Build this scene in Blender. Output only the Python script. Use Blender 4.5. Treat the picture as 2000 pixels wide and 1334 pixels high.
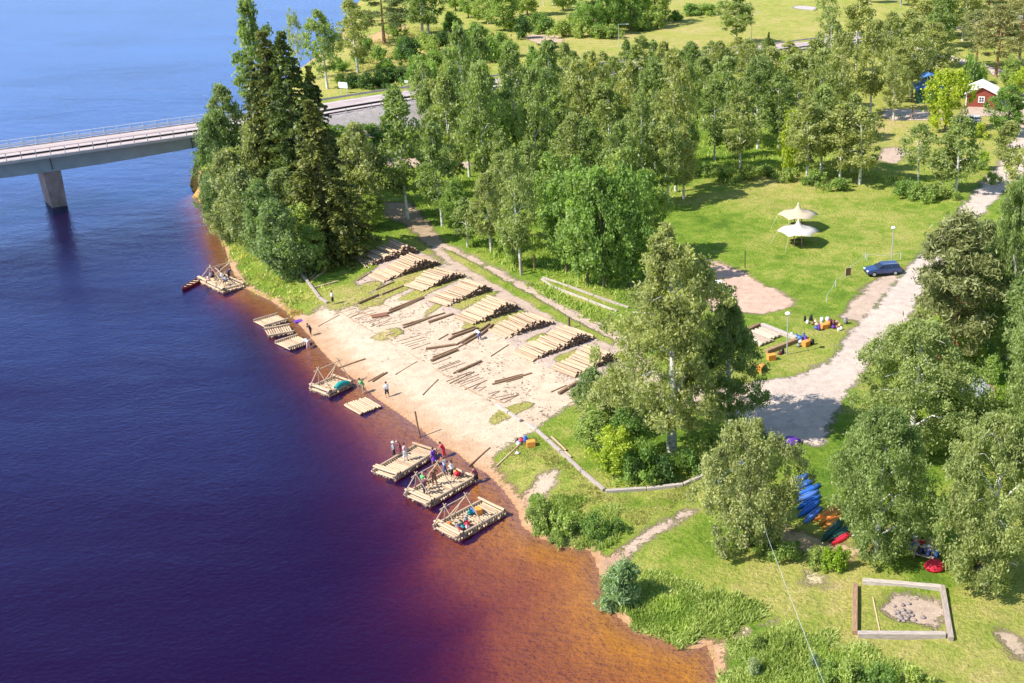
import bpy, math, random
import numpy as np
from mathutils import Vector, Matrix
R = math.radians
C = bpy.context.scene.collection
for o in list(bpy.data.objects): bpy.data.objects.remove(o)

# ------------------------------------------------------------------ camera, sky, sun, exposure
F, PX, PY, PITCH, CH = 2264.0, 1400.0, 667.0, 23.1, 52.0
cd = bpy.data.cameras.new("camera"); cam = bpy.data.objects.new("camera", cd); C.objects.link(cam)
cam.location = (0, 0, CH); cam.rotation_euler = (R(90 - PITCH), 0, 0)
cd.sensor_width = 36; cd.lens = F / 2000 * 36; cd.shift_x = -(PX - 1000) / 2000; cd.clip_start = 1; cd.clip_end = 9000
scn = bpy.context.scene; scn.camera = cam
SUN_EL, SUN_AZ = 47.0, 245.0          # azimuth clockwise from +Y
wd = bpy.data.worlds.new("World"); scn.world = wd; wd.use_nodes = True
nt = wd.node_tree; sky = nt.nodes.new("ShaderNodeTexSky"); sky.sky_type = 'NISHITA'; sky.sun_disc = False
sky.sun_elevation = R(SUN_EL); sky.sun_rotation = R(SUN_AZ); sky.air_density = 1.3; sky.dust_density = 0.3; sky.ozone_density = 3.0
nt.links.new(sky.outputs[0], nt.nodes["Background"].inputs[0]); nt.nodes["Background"].inputs[1].default_value = 0.125
sl = bpy.data.lights.new("sun", 'SUN'); sl.energy = 5.0; sl.angle = R(0.5); sl.color = (1.0, 0.95, 0.87)
so = bpy.data.objects.new("sun", sl); C.objects.link(so)
ta, te = R(SUN_AZ), R(SUN_EL)
sv = Vector((math.sin(ta) * math.cos(te), math.cos(ta) * math.cos(te), math.sin(te)))
so.rotation_euler = sv.to_track_quat('Z', 'Y').to_euler(); so.location = (-100, -60, 150)
vs = scn.view_settings; vs.view_transform = 'Standard'; vs.look = 'None'; vs.gamma = 1; vs.exposure = 0.64
scn.cycles.max_bounces = 6; scn.cycles.transparent_max_bounces = 8; scn.cycles.diffuse_bounces = 3
scn.cycles.volume_bounces = 0; scn.cycles.glossy_bounces = 2

# ------------------------------------------------------------------ helpers
def ray(px, py):
    p = R(PITCH); u = (px - PX) / F; v = (py - PY) / F
    return (u, math.cos(p) - v * math.sin(p), -math.sin(p) - v * math.cos(p))
def at(px, py, z=0.0):
    d = ray(px, py); t = (z - CH) / d[2]
    return Vector((d[0] * t, d[1] * t, z))
def ats(pts, z=0.0): return [(at(x, y, z).x, at(x, y, z).y) for x, y in pts]
rng = np.random.default_rng(7); random.seed(7)

def mesh_np(name, V, Fq, mat=None, smooth=False):
    """V (n,3); Fq list of index tuples or (m,k) array"""
    me = bpy.data.meshes.new(name)
    if isinstance(Fq, np.ndarray):
        m, k = Fq.shape
        me.vertices.add(len(V)); me.vertices.foreach_set('co', np.asarray(V, dtype=np.float32).ravel())
        me.loops.add(m * k); me.loops.foreach_set('vertex_index', Fq.astype(np.int32).ravel())
        me.polygons.add(m); me.polygons.foreach_set('loop_start', np.arange(m, dtype=np.int32) * k)
        me.polygons.foreach_set('loop_total', np.full(m, k, dtype=np.int32)); me.update(calc_edges=True)
    else:
        me.from_pydata([tuple(v) for v in V], [], [tuple(f) for f in Fq]); me.update()
    if smooth: me.polygons.foreach_set('use_smooth', np.ones(len(me.polygons), dtype=bool))
    if mat: me.materials.append(mat)
    return me
class MB:
    def __init__(s): s.v = []; s.f = []; s.mi = []; s.sm = []
    def add(s, vs, fs, mi=0, sm=False):
        b = len(s.v); s.v += [tuple(v) for v in vs]
        for f in fs: s.f.append(tuple(i + b for i in f)); s.mi.append(mi); s.sm.append(sm)
        return s
    def box(s, c, d, rz=0, mi=0, rot=None, taper=1.0, bev=0.0):
        x, y, z = d[0] / 2, d[1] / 2, d[2] / 2
        if bev:
            b = bev; L = [(-x + b, -y, 1), (x - b, -y, 1), (x, -y + b, 1), (x, y - b, 1), (x - b, y, 1), (-x + b, y, 1), (-x, y - b, 1), (-x, -y + b, 1)]
            vs = [Vector((p[0], p[1], -z)) for p in L] + [Vector((p[0], p[1], z - b)) for p in L] + [Vector((p[0] * (1 - b / x), p[1] * (1 - b / y), z)) for p in L]
            fs = [tuple(range(7, -1, -1)), tuple(range(16, 24))]
            for k in (0, 8):
                for i in range(8): j = (i + 1) % 8; fs.append((k + i, k + j, k + 8 + j, k + 8 + i))
        else:
            vs = [Vector((sx * x * (taper if sz > 0 else 1), sy * y * (taper if sz > 0 else 1), sz * z)) for sz in (-1, 1) for sx, sy in ((-1, -1), (1, -1), (1, 1), (-1, 1))]
            fs = [(3, 2, 1, 0), (4, 5, 6, 7), (0, 1, 5, 4), (1, 2, 6, 5), (2, 3, 7, 6), (3, 0, 4, 7)]
        M = rot if rot is not None else Matrix.Rotation(rz, 3, 'Z')
        return s.add([M @ v + Vector(c) for v in vs], fs, mi)
    def tube(s, pts, rad, n=8, mi=0, cap=True, sm=True, seed=None):
        pts = [Vector(p) for p in pts]
        if not hasattr(rad, '__len__'): rad = [rad] * len(pts)
        vs = []; fs = []
        up = Vector((0, 0, 1)); a = None
        for i, p in enumerate(pts):
            t = (pts[min(i + 1, len(pts) - 1)] - pts[max(i - 1, 0)]).normalized()
            if a is None:
                a = t.cross(up)
                if a.length < 0.1: a = t.cross(Vector((1, 0, 0)))
                a.normalize()
            a = (a - t * a.dot(t)).normalized(); b = t.cross(a)
            for k in range(n):
                th = 2 * math.pi * k / n
                vs.append(p + (a * math.cos(th) + b * math.sin(th)) * rad[i])
        for i in range(len(pts) - 1):
            for k in range(n):
                k2 = (k + 1) % n; fs.append((i * n + k, i * n + k2, (i + 1) * n + k2, (i + 1) * n + k))
        s.add(vs, fs, mi, sm)
        if cap:
            s.add(vs[:n], [tuple(range(n - 1, -1, -1))], mi); s.add(vs[-n:], [tuple(range(n))], mi)
        return s
    def lathe(s, prof, n=12, c=(0, 0, 0), mi=0, sm=True, sx=1, sy=1):
        vs = []; fs = []
        for r, z in prof:
            for k in range(n):
                th = 2 * math.pi * k / n; vs.append((c[0] + r * sx * math.cos(th), c[1] + r * sy * math.sin(th), c[2] + z))
        for i in range(len(prof) - 1):
            for k in range(n):
                k2 = (k + 1) % n; fs.append((i * n + k, i * n + k2, (i + 1) * n + k2, (i + 1) * n + k))
        return s.add(vs, fs, mi, sm)
    def prism(s, poly, z0, z1, mi=0):
        n = len(poly); vs = [(p[0], p[1], z0) for p in poly] + [(p[0], p[1], z1) for p in poly]
        return s.add(vs, [tuple(range(n - 1, -1, -1)), tuple(range(n, 2 * n))] + [(i, (i + 1) % n, n + (i + 1) % n, n + i) for i in range(n)], mi)
    def mesh(s, name, mats):
        me = bpy.data.meshes.new(name); me.from_pydata(s.v, [], s.f); me.update()
        if not isinstance(mats, (list, tuple)): mats = [mats]
        for m in mats: me.materials.append(m)
        me.polygons.foreach_set('material_index', s.mi); me.polygons.foreach_set('use_smooth', s.sm)
        return me
    def obj(s, name, mats, parent=None, loc=(0, 0, 0), rz=0):
        return link(name, s.mesh(name, mats), parent, loc, rz)
def link(name, me, parent=None, loc=(0, 0, 0), rz=0):
    o = bpy.data.objects.new(name, me); C.objects.link(o); o.parent = parent
    o.location = loc; o.rotation_euler = (0, 0, rz); return o
def tag(o, label, cat, group=None):
    o['label'] = label; o['category'] = cat
    if group: o['group'] = group
    return o
def thing(name, label, cat, loc=(0, 0, 0), rz=0, group=None):
    return tag(link(name, None, None, loc, rz), label, cat, group)
def struct(name, me): o = link(name, me); o['kind'] = 'structure'; return o
def stuff(name, me, label, cat): o = link(name, me); o['kind'] = 'stuff'; tag(o, label, cat); return o
def copy_tree(o, parent=None):
    c = o.copy(); C.objects.link(c); c.parent = parent
    for ch in o.children: copy_tree(ch, c)
    return c
ORD = ['first', 'second', 'third', 'fourth', 'fifth', 'sixth', 'seventh', 'eighth', 'ninth', 'tenth', 'eleventh', 'twelfth', 'thirteenth', 'fourteenth', 'fifteenth', 'sixteenth', 'seventeenth', 'eighteenth', 'nineteenth', 'twentieth'] + ['twenty-' + x for x in 'first second third fourth fifth sixth seventh eighth ninth'.split()] + ['thirtieth'] + ['thirty-' + x for x in 'first second third fourth fifth sixth seventh eighth ninth'.split()] + ['fortieth'] + ['forty-' + x for x in 'first second third fourth fifth sixth seventh eighth ninth'.split()]

# ------------------------------------------------------------------ materials
def nodes(name):
    m = bpy.data.materials.new(name); m.use_nodes = True; return m, m.node_tree, m.node_tree.nodes['Principled BSDF']
def ramp(nt, src, stops):
    r = nt.nodes.new('ShaderNodeValToRGB'); nt.links.new(src, r.inputs[0]); e = r.color_ramp.elements
    while len(e) < len(stops): e.new(0.5)
    for i, (p, c) in enumerate(stops):
        e[i].position = p; e[i].color = (*c, 1) if hasattr(c, '__len__') else (c, c, c, 1)
    return r.outputs[0]
def noise(nt, scale, detail=4, vec=None, rough=0.55, dist=0.0):
    n = nt.nodes.new('ShaderNodeTexNoise'); n.inputs['Scale'].default_value = scale; n.inputs['Detail'].default_value = detail
    n.inputs['Roughness'].default_value = rough; n.inputs['Distortion'].default_value = dist
    if vec: nt.links.new(vec, n.inputs['Vector'])
    return n.outputs[0]
def geo(nt): return nt.nodes.new('ShaderNodeNewGeometry').outputs['Position']
def objc(nt): return nt.nodes.new('ShaderNodeTexCoord').outputs['Object']
def mixc(nt, f, a, b, mode='MIX'):
    m = nt.nodes.new('ShaderNodeMix'); m.data_type = 'RGBA'; m.blend_type = mode
    for i, v in ((0, f), (6, a), (7, b)):
        if hasattr(v, 'is_linked') or isinstance(v, bpy.types.NodeSocket): nt.links.new(v, m.inputs[i])
        elif i == 0: m.inputs[0].default_value = v
        else: m.inputs[i].default_value = (*v, 1)
    return m.outputs[2]
def math_(nt, op, a, b=0.0, clamp=False):
    m = nt.nodes.new('ShaderNodeMath'); m.operation = op; m.use_clamp = clamp
    for i, v in ((0, a), (1, b)):
        if isinstance(v, bpy.types.NodeSocket): nt.links.new(v, m.inputs[i])
        else: m.inputs[i].default_value = v
    return m.outputs[0]
def bump(nt, b, h, strength=0.4, dist=0.05):
    n = nt.nodes.new('ShaderNodeBump'); n.inputs['Strength'].default_value = strength; n.inputs['Distance'].default_value = dist
    nt.links.new(h, n.inputs['Height']); nt.links.new(n.outputs[0], b.inputs['Normal'])
def plain(name, c, rough=0.7, var=0.25, scale=6.0, metal=0.0, spec=0.3):
    m, nt, b = nodes(name); s = noise(nt, scale, 5, objc(nt))
    lo = tuple(x * (1 - var) for x in c); hi = tuple(min(1, x * (1 + var)) for x in c)
    nt.links.new(ramp(nt, s, [(0.3, lo), (0.7, hi)]), b.inputs['Base Color'])
    b.inputs['Roughness'].default_value = rough; b.inputs['Metallic'].default_value = metal; b.inputs['Specular IOR Level'].default_value = spec
    return m
def wood(name, c, var=0.3, grey=0.0):
    m, nt, b = nodes(name); v = objc(nt)
    mp = nt.nodes.new('ShaderNodeMapping'); mp.inputs['Scale'].default_value = (1.2, 14, 14); nt.links.new(v, mp.inputs[0])
    s = noise(nt, 1.6, 5, mp.outputs[0])
    lo = tuple(x * (1 - var) for x in c); hi = tuple(min(1, x * (1 + var * 0.6)) for x in c)
    col = ramp(nt, s, [(0.3, lo), (0.7, hi)])
    oi = nt.nodes.new('ShaderNodeObjectInfo')
    rr = ramp(nt, oi.outputs['Random'], [(0.0, (0.72, 0.66, 0.62)), (0.5, (0.95, 0.93, 0.9)), (1.0, (1.0, 0.97, 0.9))])
    nt.links.new(mixc(nt, 1.0, col, rr, 'MULTIPLY'), b.inputs['Base Color'])
    b.inputs['Roughness'].default_value = 0.75; b.inputs['Specular IOR Level'].default_value = 0.2; bump(nt, b, s, 0.5, 0.02)
    return m
def leafmat(name, a, b2, tip=None, trans=0.35, rough=0.55):
    m = bpy.data.materials.new(name); m.use_nodes = True; nt = m.node_tree; nt.nodes.clear()
    out = nt.nodes.new('ShaderNodeOutputMaterial'); g = geo(nt)
    n1 = noise(nt, 0.55, 2, g); n2 = noise(nt, 4.0, 2, g)
    s = math_(nt, 'ADD', math_(nt, 'MULTIPLY', n1, 0.55), math_(nt, 'MULTIPLY', n2, 0.45))
    col = ramp(nt, s, [(0.36, a), (0.5, tuple((x + y) / 2 for x, y in zip(a, b2))), (0.66, b2)])
    oi = nt.nodes.new('ShaderNodeObjectInfo')
    rr = ramp(nt, oi.outputs['Random'], [(0.0, (0.68, 0.80, 0.62)), (0.35, (0.86, 0.95, 0.78)), (0.7, (1.05, 1.0, 0.9)), (1.0, (1.22, 1.10, 0.95))])
    col = mixc(nt, 1.0, col, rr, 'MULTIPLY')
    d = nt.nodes.new('ShaderNodeBsdfPrincipled'); nt.links.new(col, d.inputs['Base Color']); d.inputs['Roughness'].default_value = rough; d.inputs['Specular IOR Level'].default_value = 0.35
    t = nt.nodes.new('ShaderNodeBsdfTranslucent'); nt.links.new(mixc(nt, 1.0, col, (1.3, 1.5, 0.5), 'MULTIPLY'), t.inputs[0])
    mx = nt.nodes.new('ShaderNodeMixShader'); mx.inputs[0].default_value = trans
    nt.links.new(d.outputs[0], mx.inputs[1]); nt.links.new(t.outputs[0], mx.inputs[2]); nt.links.new(mx.outputs[0], out.inputs[0])
    return m
M = {}
M['birchleaf'] = leafmat('birch_leaves', (0.19, 0.225, 0.085), (0.51, 0.53, 0.24), trans=0.42)
M['alderleaf'] = leafmat('alder_leaves', (0.17, 0.245, 0.075), (0.46, 0.55, 0.18), trans=0.42)
M['limeleaf'] = leafmat('bright_leaves', (0.25, 0.34, 0.03), (0.50, 0.58, 0.08))
M['willowleaf'] = leafmat('grey_willow_leaves', (0.155, 0.195, 0.08), (0.44, 0.48, 0.23), trans=0.36)
M['silverleaf'] = leafmat('silver_willow_leaves', (0.18, 0.25, 0.11), (0.52, 0.58, 0.36))
M['spruceleaf'] = leafmat('spruce_needles', (0.03, 0.052, 0.022), (0.26, 0.29, 0.07), trans=0.2)
M['pineleaf'] = leafmat('pine_needles', (0.12, 0.14, 0.055), (0.40, 0.41, 0.19), trans=0.25)
M['darkleaf'] = leafmat('dark_leaves', (0.06, 0.11, 0.04), (0.17, 0.26, 0.08))
M['grassblade'] = leafmat('grass_blades', (0.30, 0.36, 0.08), (0.70, 0.66, 0.27), trans=0.3)
M['lushblade'] = leafmat('lush_undergrowth', (0.22, 0.33, 0.06), (0.50, 0.58, 0.16), trans=0.3)
M['dryblade'] = leafmat('dry_grass', (0.34, 0.27, 0.10), (0.62, 0.52, 0.24), trans=0.25)
def birchbark():
    m, nt, b = nodes('birch_bark'); v = objc(nt)
    mp = nt.nodes.new('ShaderNodeMapping'); mp.inputs['Scale'].default_value = (1, 1, 3.5); nt.links.new(v, mp.inputs[0])
    s = noise(nt, 3.0, 5, mp.outputs[0])
    nt.links.new(ramp(nt, s, [(0.36, (0.08, 0.07, 0.06)), (0.46, (0.62, 0.58, 0.52)), (0.8, (0.8, 0.77, 0.72))]), b.inputs['Base Color']); b.inputs['Roughness'].default_value = 0.7
    return m
M['birchbark'] = birchbark()
M['bark'] = plain('grey_bark', (0.16, 0.13, 0.10), 0.9, 0.4, 5)
M['pinebark'] = plain('orange_pine_bark', (0.34, 0.19, 0.10), 0.9, 0.45, 3)
M['log'] = wood('peeled_pine_log', (0.57, 0.43, 0.30), 0.36)
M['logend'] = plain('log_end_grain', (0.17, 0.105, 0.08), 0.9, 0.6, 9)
M['oldlog'] = wood('weathered_log', (0.36, 0.23, 0.145), 0.45)
M['barklog'] = wood('bark_covered_log', (0.20, 0.12, 0.085), 0.4)
M['beam'] = wood('grey_timber_beam', (0.50, 0.435, 0.40), 0.4)
M['plank'] = wood('sawn_plank', (0.62, 0.53, 0.43), 0.25)
M['concrete'] = plain('concrete', (0.46, 0.42, 0.40), 0.9, 0.15, 0.6)
M['pierconc'] = plain('stained_pier_concrete', (0.27, 0.21, 0.19), 0.9, 0.3, 0.8)
M['girder'] = plain('bridge_girder_paint', (0.30, 0.36, 0.38), 0.8, 0.12, 0.5)
M['steel'] = plain('galvanised_steel', (0.55, 0.57, 0.60), 0.45, 0.1, 3, 0.5)
M['paleblue'] = plain('pale_steel_rail', (0.62, 0.66, 0.72), 0.5, 0.1, 3, 0.1)
M['darksteel'] = plain('dark_steel', (0.05, 0.045, 0.045), 0.6, 0.2, 3)
M['white'] = plain('white_paint', (0.80, 0.80, 0.78), 0.6, 0.06, 3)
M['red'] = plain('falu_red_boards', (0.27, 0.065, 0.045), 0.85, 0.2, 4)
M['canvas'] = plain('cream_canvas', (0.50, 0.41, 0.28), 0.9, 0.08, 3)
M['canvas2'] = plain('white_canvas', (0.56, 0.51, 0.44), 0.9, 0.06, 3)
M['stone'] = plain('grey_stone', (0.27, 0.22, 0.20), 0.95, 0.35, 5)
M['barklitter'] = plain('bark_litter', (0.30, 0.215, 0.16), 0.95, 0.6, 2)
M['glass'] = plain('dark_glass', (0.02, 0.03, 0.05), 0.08, 0.1, 3, 0, 0.8)
M['rubber'] = plain('black_rubber', (0.02, 0.02, 0.02), 0.8, 0.2, 8)
def carpaint(name, c):
    m, nt, b = nodes(name); b.inputs['Base Color'].default_value = (*c, 1); b.inputs['Roughness'].default_value = 0.3; b.inputs['Coat Weight'].default_value = 0.8
    s = noise(nt, 30, 2, objc(nt)); nt.links.new(ramp(nt, s, [(0.3, tuple(x * 0.9 for x in c)), (0.7, tuple(x * 1.1 for x in c))]), b.inputs['Base Color'])
    return m
M['navy'] = carpaint('navy_car_paint', (0.02, 0.05, 0.17))
M['whitepaint'] = carpaint('white_car_paint', (0.75, 0.75, 0.75))
for k, c in dict(cblue=(0.035, 0.16, 0.55), cblue2=(0.10, 0.22, 0.60), corange=(0.80, 0.30, 0.06), cgreen=(0.03, 0.10, 0.075), cred=(0.72, 0.03, 0.06), cdred=(0.22, 0.03, 0.04), cpurple=(0.13, 0.04, 0.35),
                 cteal=(0.02, 0.28, 0.26), cyellow=(0.8, 0.5, 0.12), cpale=(0.55, 0.58, 0.68), cmagenta=(0.7, 0.03, 0.25), cnavy=(0.02, 0.03, 0.10), cblack=(0.02, 0.02, 0.025),
                 cmaroon=(0.20, 0.05, 0.07), cbrown=(0.28, 0.13, 0.08), cwhite=(0.8, 0.8, 0.8), cgrn=(0.10, 0.45, 0.14), cgrey=(0.25, 0.25, 0.28), ctan=(0.55, 0.42, 0.28), cpink=(0.75, 0.45, 0.45), ckhaki=(0.35, 0.33, 0.2), croof=(0.08, 0.2, 0.5), cblueden=(0.08, 0.12, 0.30)).items():
    M[k] = plain('cloth_' + k[1:], c, 0.6, 0.12, 5)
M['skin'] = plain('skin', (0.55, 0.33, 0.23), 0.6, 0.05, 5)
M['hair_d'] = plain('dark_hair', (0.05, 0.03, 0.02), 0.7, 0.2, 20)
M['hair_l'] = plain('fair_hair', (0.45, 0.32, 0.15), 0.7, 0.2, 20)
# ------------------------------------------------------------------ terrain
SHORE = [(1060, -190), (900, -120), (780, -50), (702, 0), (690, 20), (665, 75), (640, 95), (600, 125), (560, 150), (520, 205), (470, 262), (432, 296), (412, 325), (392, 352), (392, 385), (415, 430), (438, 478), (452, 525), (470, 558), (500, 574), (529, 587), (562, 610),
         (585, 634), (607, 659), (630, 687), (654, 711), (699, 745), (737, 779), (778, 806), (827, 842), (861, 871), (895, 884), (917, 905), (951, 923), (985, 957), (1012, 995), (1022, 1030), (1060, 1052), (1120, 1070),
         (1150, 1073), (1163, 1088), (1172, 1120), (1185, 1165), (1210, 1205), (1245, 1232), (1300, 1250), (1345, 1268), (1383, 1260), (1392, 1285), (1405, 1325), (1430, 1400), (1500, 1700)]
shoreW = np.array(ats(SHORE, 0.0))
landPoly = np.vstack([shoreW, [[60, 20], [3000, 20], [3000, 4000], [shoreW[0, 0], 4000]]])
def segdist(X, Y, P, closed=False, ret_t=False):
    best = np.full(X.shape, 1e9); val = np.zeros(X.shape)
    n = len(P)
    for i in range(n if closed else n - 1):
        a = P[i]; b = P[(i + 1) % n]; dx, dy = b[0] - a[0], b[1] - a[1]; L2 = dx * dx + dy * dy + 1e-9
        t = np.clip(((X - a[0]) * dx + (Y - a[1]) * dy) / L2, 0, 1)
        d = np.hypot(X - a[0] - t * dx, Y - a[1] - t * dy); m = d < best
        best = np.where(m, d, best); val = np.where(m, i + t, val)
    return (best, val) if ret_t else best
def inside(X, Y, P):
    c = np.zeros(X.shape, dtype=bool); n = len(P); j = n - 1
    for i in range(n):
        xi, yi, xj, yj = P[i][0], P[i][1], P[j][0], P[j][1]
        if yi != yj:
            c ^= ((yi > Y) != (yj > Y)) & (X < (xj - xi) * (Y - yi) / (yj - yi) + xi)
        j = i
    return c
def sdist(X, Y, P):
    d = segdist(X, Y, P, True); return np.where(inside(X, Y, P), d, -d)
ROAD = [(490, 236, 8.6), (560, 224, 8.6), (640, 210, 8.6), (747, 193, 8.5), (830, 180, 8.0), (950, 163, 6.8), (1090, 147, 5.4), (1240, 128, 4.2), (1385, 110, 3.4), (1560, 90, 3.0), (1700, 72, 3.0), (1870, 48, 3.2), (2080, 16, 3.6), (2400, -30, 4)]
roadP = np.array([[at(x, y, z).x, at(x, y, z).y, z] for x, y, z in ROAD]); ROADW = 4.3
SIDE = [(1985, 232, 1.3), (2005, 205, 1.3), (1995, 170, 1.5), (1950, 143, 1.8), (1890, 124, 2.2), (1845, 108, 2.6), (1800, 85, 2.9), (1770, 65, 3.0)]
def und(X, Y):
    return 0.16 * np.sin(X * 0.13 + 1.3) * np.cos(Y * 0.11) + 0.09 * np.sin(X * 0.37 + Y * 0.29) + 0.05 * np.sin(X * 0.9 - Y * 0.7 + 2)
def hland(X, Y):
    sd = segdist(X, Y, shoreW); ins = inside(X, Y, landPoly); d = np.where(ins, sd, -sd)
    z = 0.02 + 1.15 * (1 - np.exp(-np.maximum(d, 0) / 6.0)) + und(X, Y) * np.clip(d / 10, 0, 1)
    z = z + np.clip((Y - 150) / 150, 0, 1) * 1.2 * np.clip(d / 20, 0, 1)
    shelf = np.clip(10 - (Y - 60) * 0.16, 2.0, 9.5); u = -d
    s1 = np.clip(0.17 - 0.0022 * (110 - Y), 0.06, 0.19); bed = -0.01 - s1 * u - 0.24 * np.maximum(u - shelf, 0) - 0.25 * np.maximum(u - shelf * 2.2, 0)
    bed = np.maximum(bed, -6.0)
    z = np.where(ins, z, bed)
    rd, rt = segdist(X, Y, roadP[:, :2], False, True)
    rz = np.interp(rt, np.arange(len(roadP)), roadP[:, 2])
    emb = rz - 0.25 - np.maximum(rd - ROADW - 0.8, 0) * 0.55
    z = np.where(ins, np.maximum(z, emb), z)
    return z, d
def hz(x, y):
    z, d = hland(np.array([x], dtype=float), np.array([y], dtype=float)); return float(z[0])
def gpt(px, py):
    z = 1.1
    for _ in range(6):
        p = at(px, py, z); z2 = max(hz(p.x, p.y), 0.0)
        if abs(z2 - z) < 0.01: break
        z = 0.5 * z + 0.5 * z2 if _ > 2 else z2
    p = at(px, py, z); return Vector((p.x, p.y, z))
def sp(a, b, st, grow=1.0, mx=60):
    out = [a]; s = st
    while out[-1] < b: out.append(out[-1] + s); s = min(s * grow, mx)
    return out
xs = sorted(set([-x for x in sp(75, 3000, 1.0, 1.06, 120)] + list(np.arange(-75, 48, 0.45)) + sp(48, 3000, 0.8, 1.06, 120)))
ys = sorted(set(list(np.arange(30, 56, 2.0)) + list(np.arange(56, 170, 0.5)) + sp(170, 5000, 0.6, 1.03, 150)))
GX, GY = np.meshgrid(np.array(xs), np.array(ys)); GZ, GD = hland(GX, GY)
nx, ny = len(xs), len(ys)
V = np.stack([GX.ravel(), GY.ravel(), GZ.ravel()], 1)
i0 = (np.arange(ny - 1)[:, None] * nx + np.arange(nx - 1)[None, :]).ravel()
FQ = np.stack([i0, i0 + 1, i0 + nx + 1, i0 + nx], 1)
fx, fy = GX.ravel(), GY.ravel()
SANDC, GRAVC, PINKC, DIRTC = (0.565, 0.445, 0.33), (0.47, 0.37, 0.305), (0.48, 0.37, 0.29), (0.36, 0.27, 0.18)
def wp(pts, z=1.1): return np.array(ats(pts, z))
ZONES = [  # (polygon, colour)
    (wp([(478, 568), (520, 586), (560, 600), (605, 606), (628, 592), (660, 606), (715, 590), (735, 575), (765, 560), (720, 590), (800, 560), (850, 590), (900, 610), (960, 650), (1000, 650), (1060, 700), (1130, 745), (1120, 790), (1080, 815), (1030, 850), (990, 865), (962, 892), (985, 940), (1012, 965), (1030, 1000), (1010, 1010), (985, 960), (890, 895), (800, 835), (700, 760), (600, 670), (540, 610)], 0.8), SANDC),
    (wp([(705, 560), (690, 545), (740, 512), (790, 480), (830, 492), (880, 520), (990, 585), (1080, 628), (1215, 690), (1180, 735), (1120, 760), (1010, 700), (900, 640), (800, 590)]), GRAVC),
    (wp([(690, 548), (720, 527), (750, 527), (740, 545), (705, 548)]), GRAVC),
    (wp([(840, 490), (850, 468), (900, 488), (980, 530), (1100, 597), (1225, 655), (1260, 700), (1330, 755), (1470, 755), (1470, 800), (1300, 790), (1220, 760), (1200, 695), (1085, 640), (950, 570), (880, 522)]), PINKC),
    (wp([(1455, 770), (1475, 748), (1560, 736), (1620, 706), (1665, 645), (1760, 540), (1868, 420), (1900, 380), (1945, 330), (1980, 275), (1995, 235), (1985, 200), (2100, 190), (2050, 300), (1985, 355), (1935, 405), (1905, 430), (1850, 505), (1800, 580), (1765, 640), (1705, 700), (1645, 790), (1605, 872), (1560, 862), (1500, 850), (1440, 810)]), (0.55, 0.455, 0.39)),
    (wp([(1362, 498), (1400, 508), (1450, 528), (1552, 585), (1546, 600), (1480, 617), (1390, 607), (1372, 570)]), (0.56, 0.39, 0.30)),
    (wp([(1355, 990), (1330, 992), (1260, 1028), (1200, 1062), (1155, 1078), (1165, 1100), (1200, 1095), (1250, 1055), (1310, 1018)]), PINKC),
    (wp([(1085, 905), (1050, 925), (1030, 950), (1015, 985), (1035, 985), (1075, 945), (1095, 915)]), (0.5, 0.4, 0.31)),
    (wp([(1722, 1185), (1745, 1160), (1775, 1158), (1800, 1170), (1838, 1180), (1842, 1210), (1825, 1225), (1785, 1215), (1745, 1208)]), (0.44, 0.34, 0.27)),
    (wp([(1518, 1203), (1440, 1218), (1395, 1240), (1345, 1250), (1350, 1266), (1400, 1250), (1450, 1228)]), (0.55, 0.46, 0.30)),
    (wp([(1640, 620), (1690, 560), (1735, 535), (1755, 545), (1720, 590), (1680, 625)]), PINKC),
    (wp([(1720, 235), (1730, 220), (1800, 222), (1870, 236), (1850, 244), (1740, 240)]), (0.6, 0.48, 0.4)),
    (wp([(1870, 235), (1890, 205), (1990, 200), (2060, 215), (2030, 260), (1970, 258), (1930, 235)]), PINKC),
    (wp([(1712, 320), (1725, 295), (1760, 293), (1775, 305), (1750, 325)]), PINKC),
    (wp([(715, 318), (730, 305), (800, 305), (870, 312), (930, 322), (900, 335), (780, 330)]), (0.5, 0.38, 0.3)),
    (wp([(800, 445), (760, 430), (740, 400), (800, 400), (840, 440), (870, 480), (835, 480)]), DIRTC),
    (wp([(1020, 75), (1040, 66), (1085, 70), (1110, 80), (1060, 88)], 2.3), (0.5, 0.38, 0.28)),
    (wp([(1545, 18), (1550, 10), (1598, 12), (1590, 20)], 2.3), (0.5, 0.45, 0.45)),
    (wp([(1440, 90), (1520, 84), (1600, 82), (1600, 100), (1520, 102), (1440, 108)], 2.5), GRAVC),
    (wp([(1075, 138), (1120, 132), (1120, 150), (1075, 158)], 3.5), GRAVC),
    (wp([(1750, 55), (1780, 50), (1790, 70), (1755, 72)], 2.5), (0.6, 0.52, 0.5)),
    (wp([(1560, 1130), (1575, 1110), (1620, 1120), (1610, 1140)]), (0.5, 0.42, 0.26)),
    (wp([(1470, 1000), (1560, 1035), (1640, 1060), (1700, 1080), (1640, 1095), (1560, 1075), (1480, 1050)]), (0.46, 0.34, 0.2)),
    (wp([(1940, 1230), (1960, 1225), (2010, 1270), (2020, 1300), (1980, 1280)]), (0.42, 0.33, 0.24)),
    (wp([(700, 70), (790, 45), (800, 55), (720, 90), (690, 110)], 2.3), (0.48, 0.33, 0.16)),
]
bare = np.full(fx.shape, -9.0); bcol = np.tile(np.array(DIRTC), (len(fx), 1))
for P, c in ZONES:
    s = sdist(fx, fy, P); m = s > bare; bare = np.where(m, s, bare); bcol[m] = c
sideP = np.array([[at(x, y, z).x, at(x, y, z).y] for x, y, z in SIDE]); s = 2.4 - segdist(fx, fy, sideP); m = s > bare; bare = np.where(m, s, bare); bcol[m] = (0.6, 0.5, 0.46)
rd_, rt_ = segdist(fx, fy, roadP[:, :2], False, True)
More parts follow.
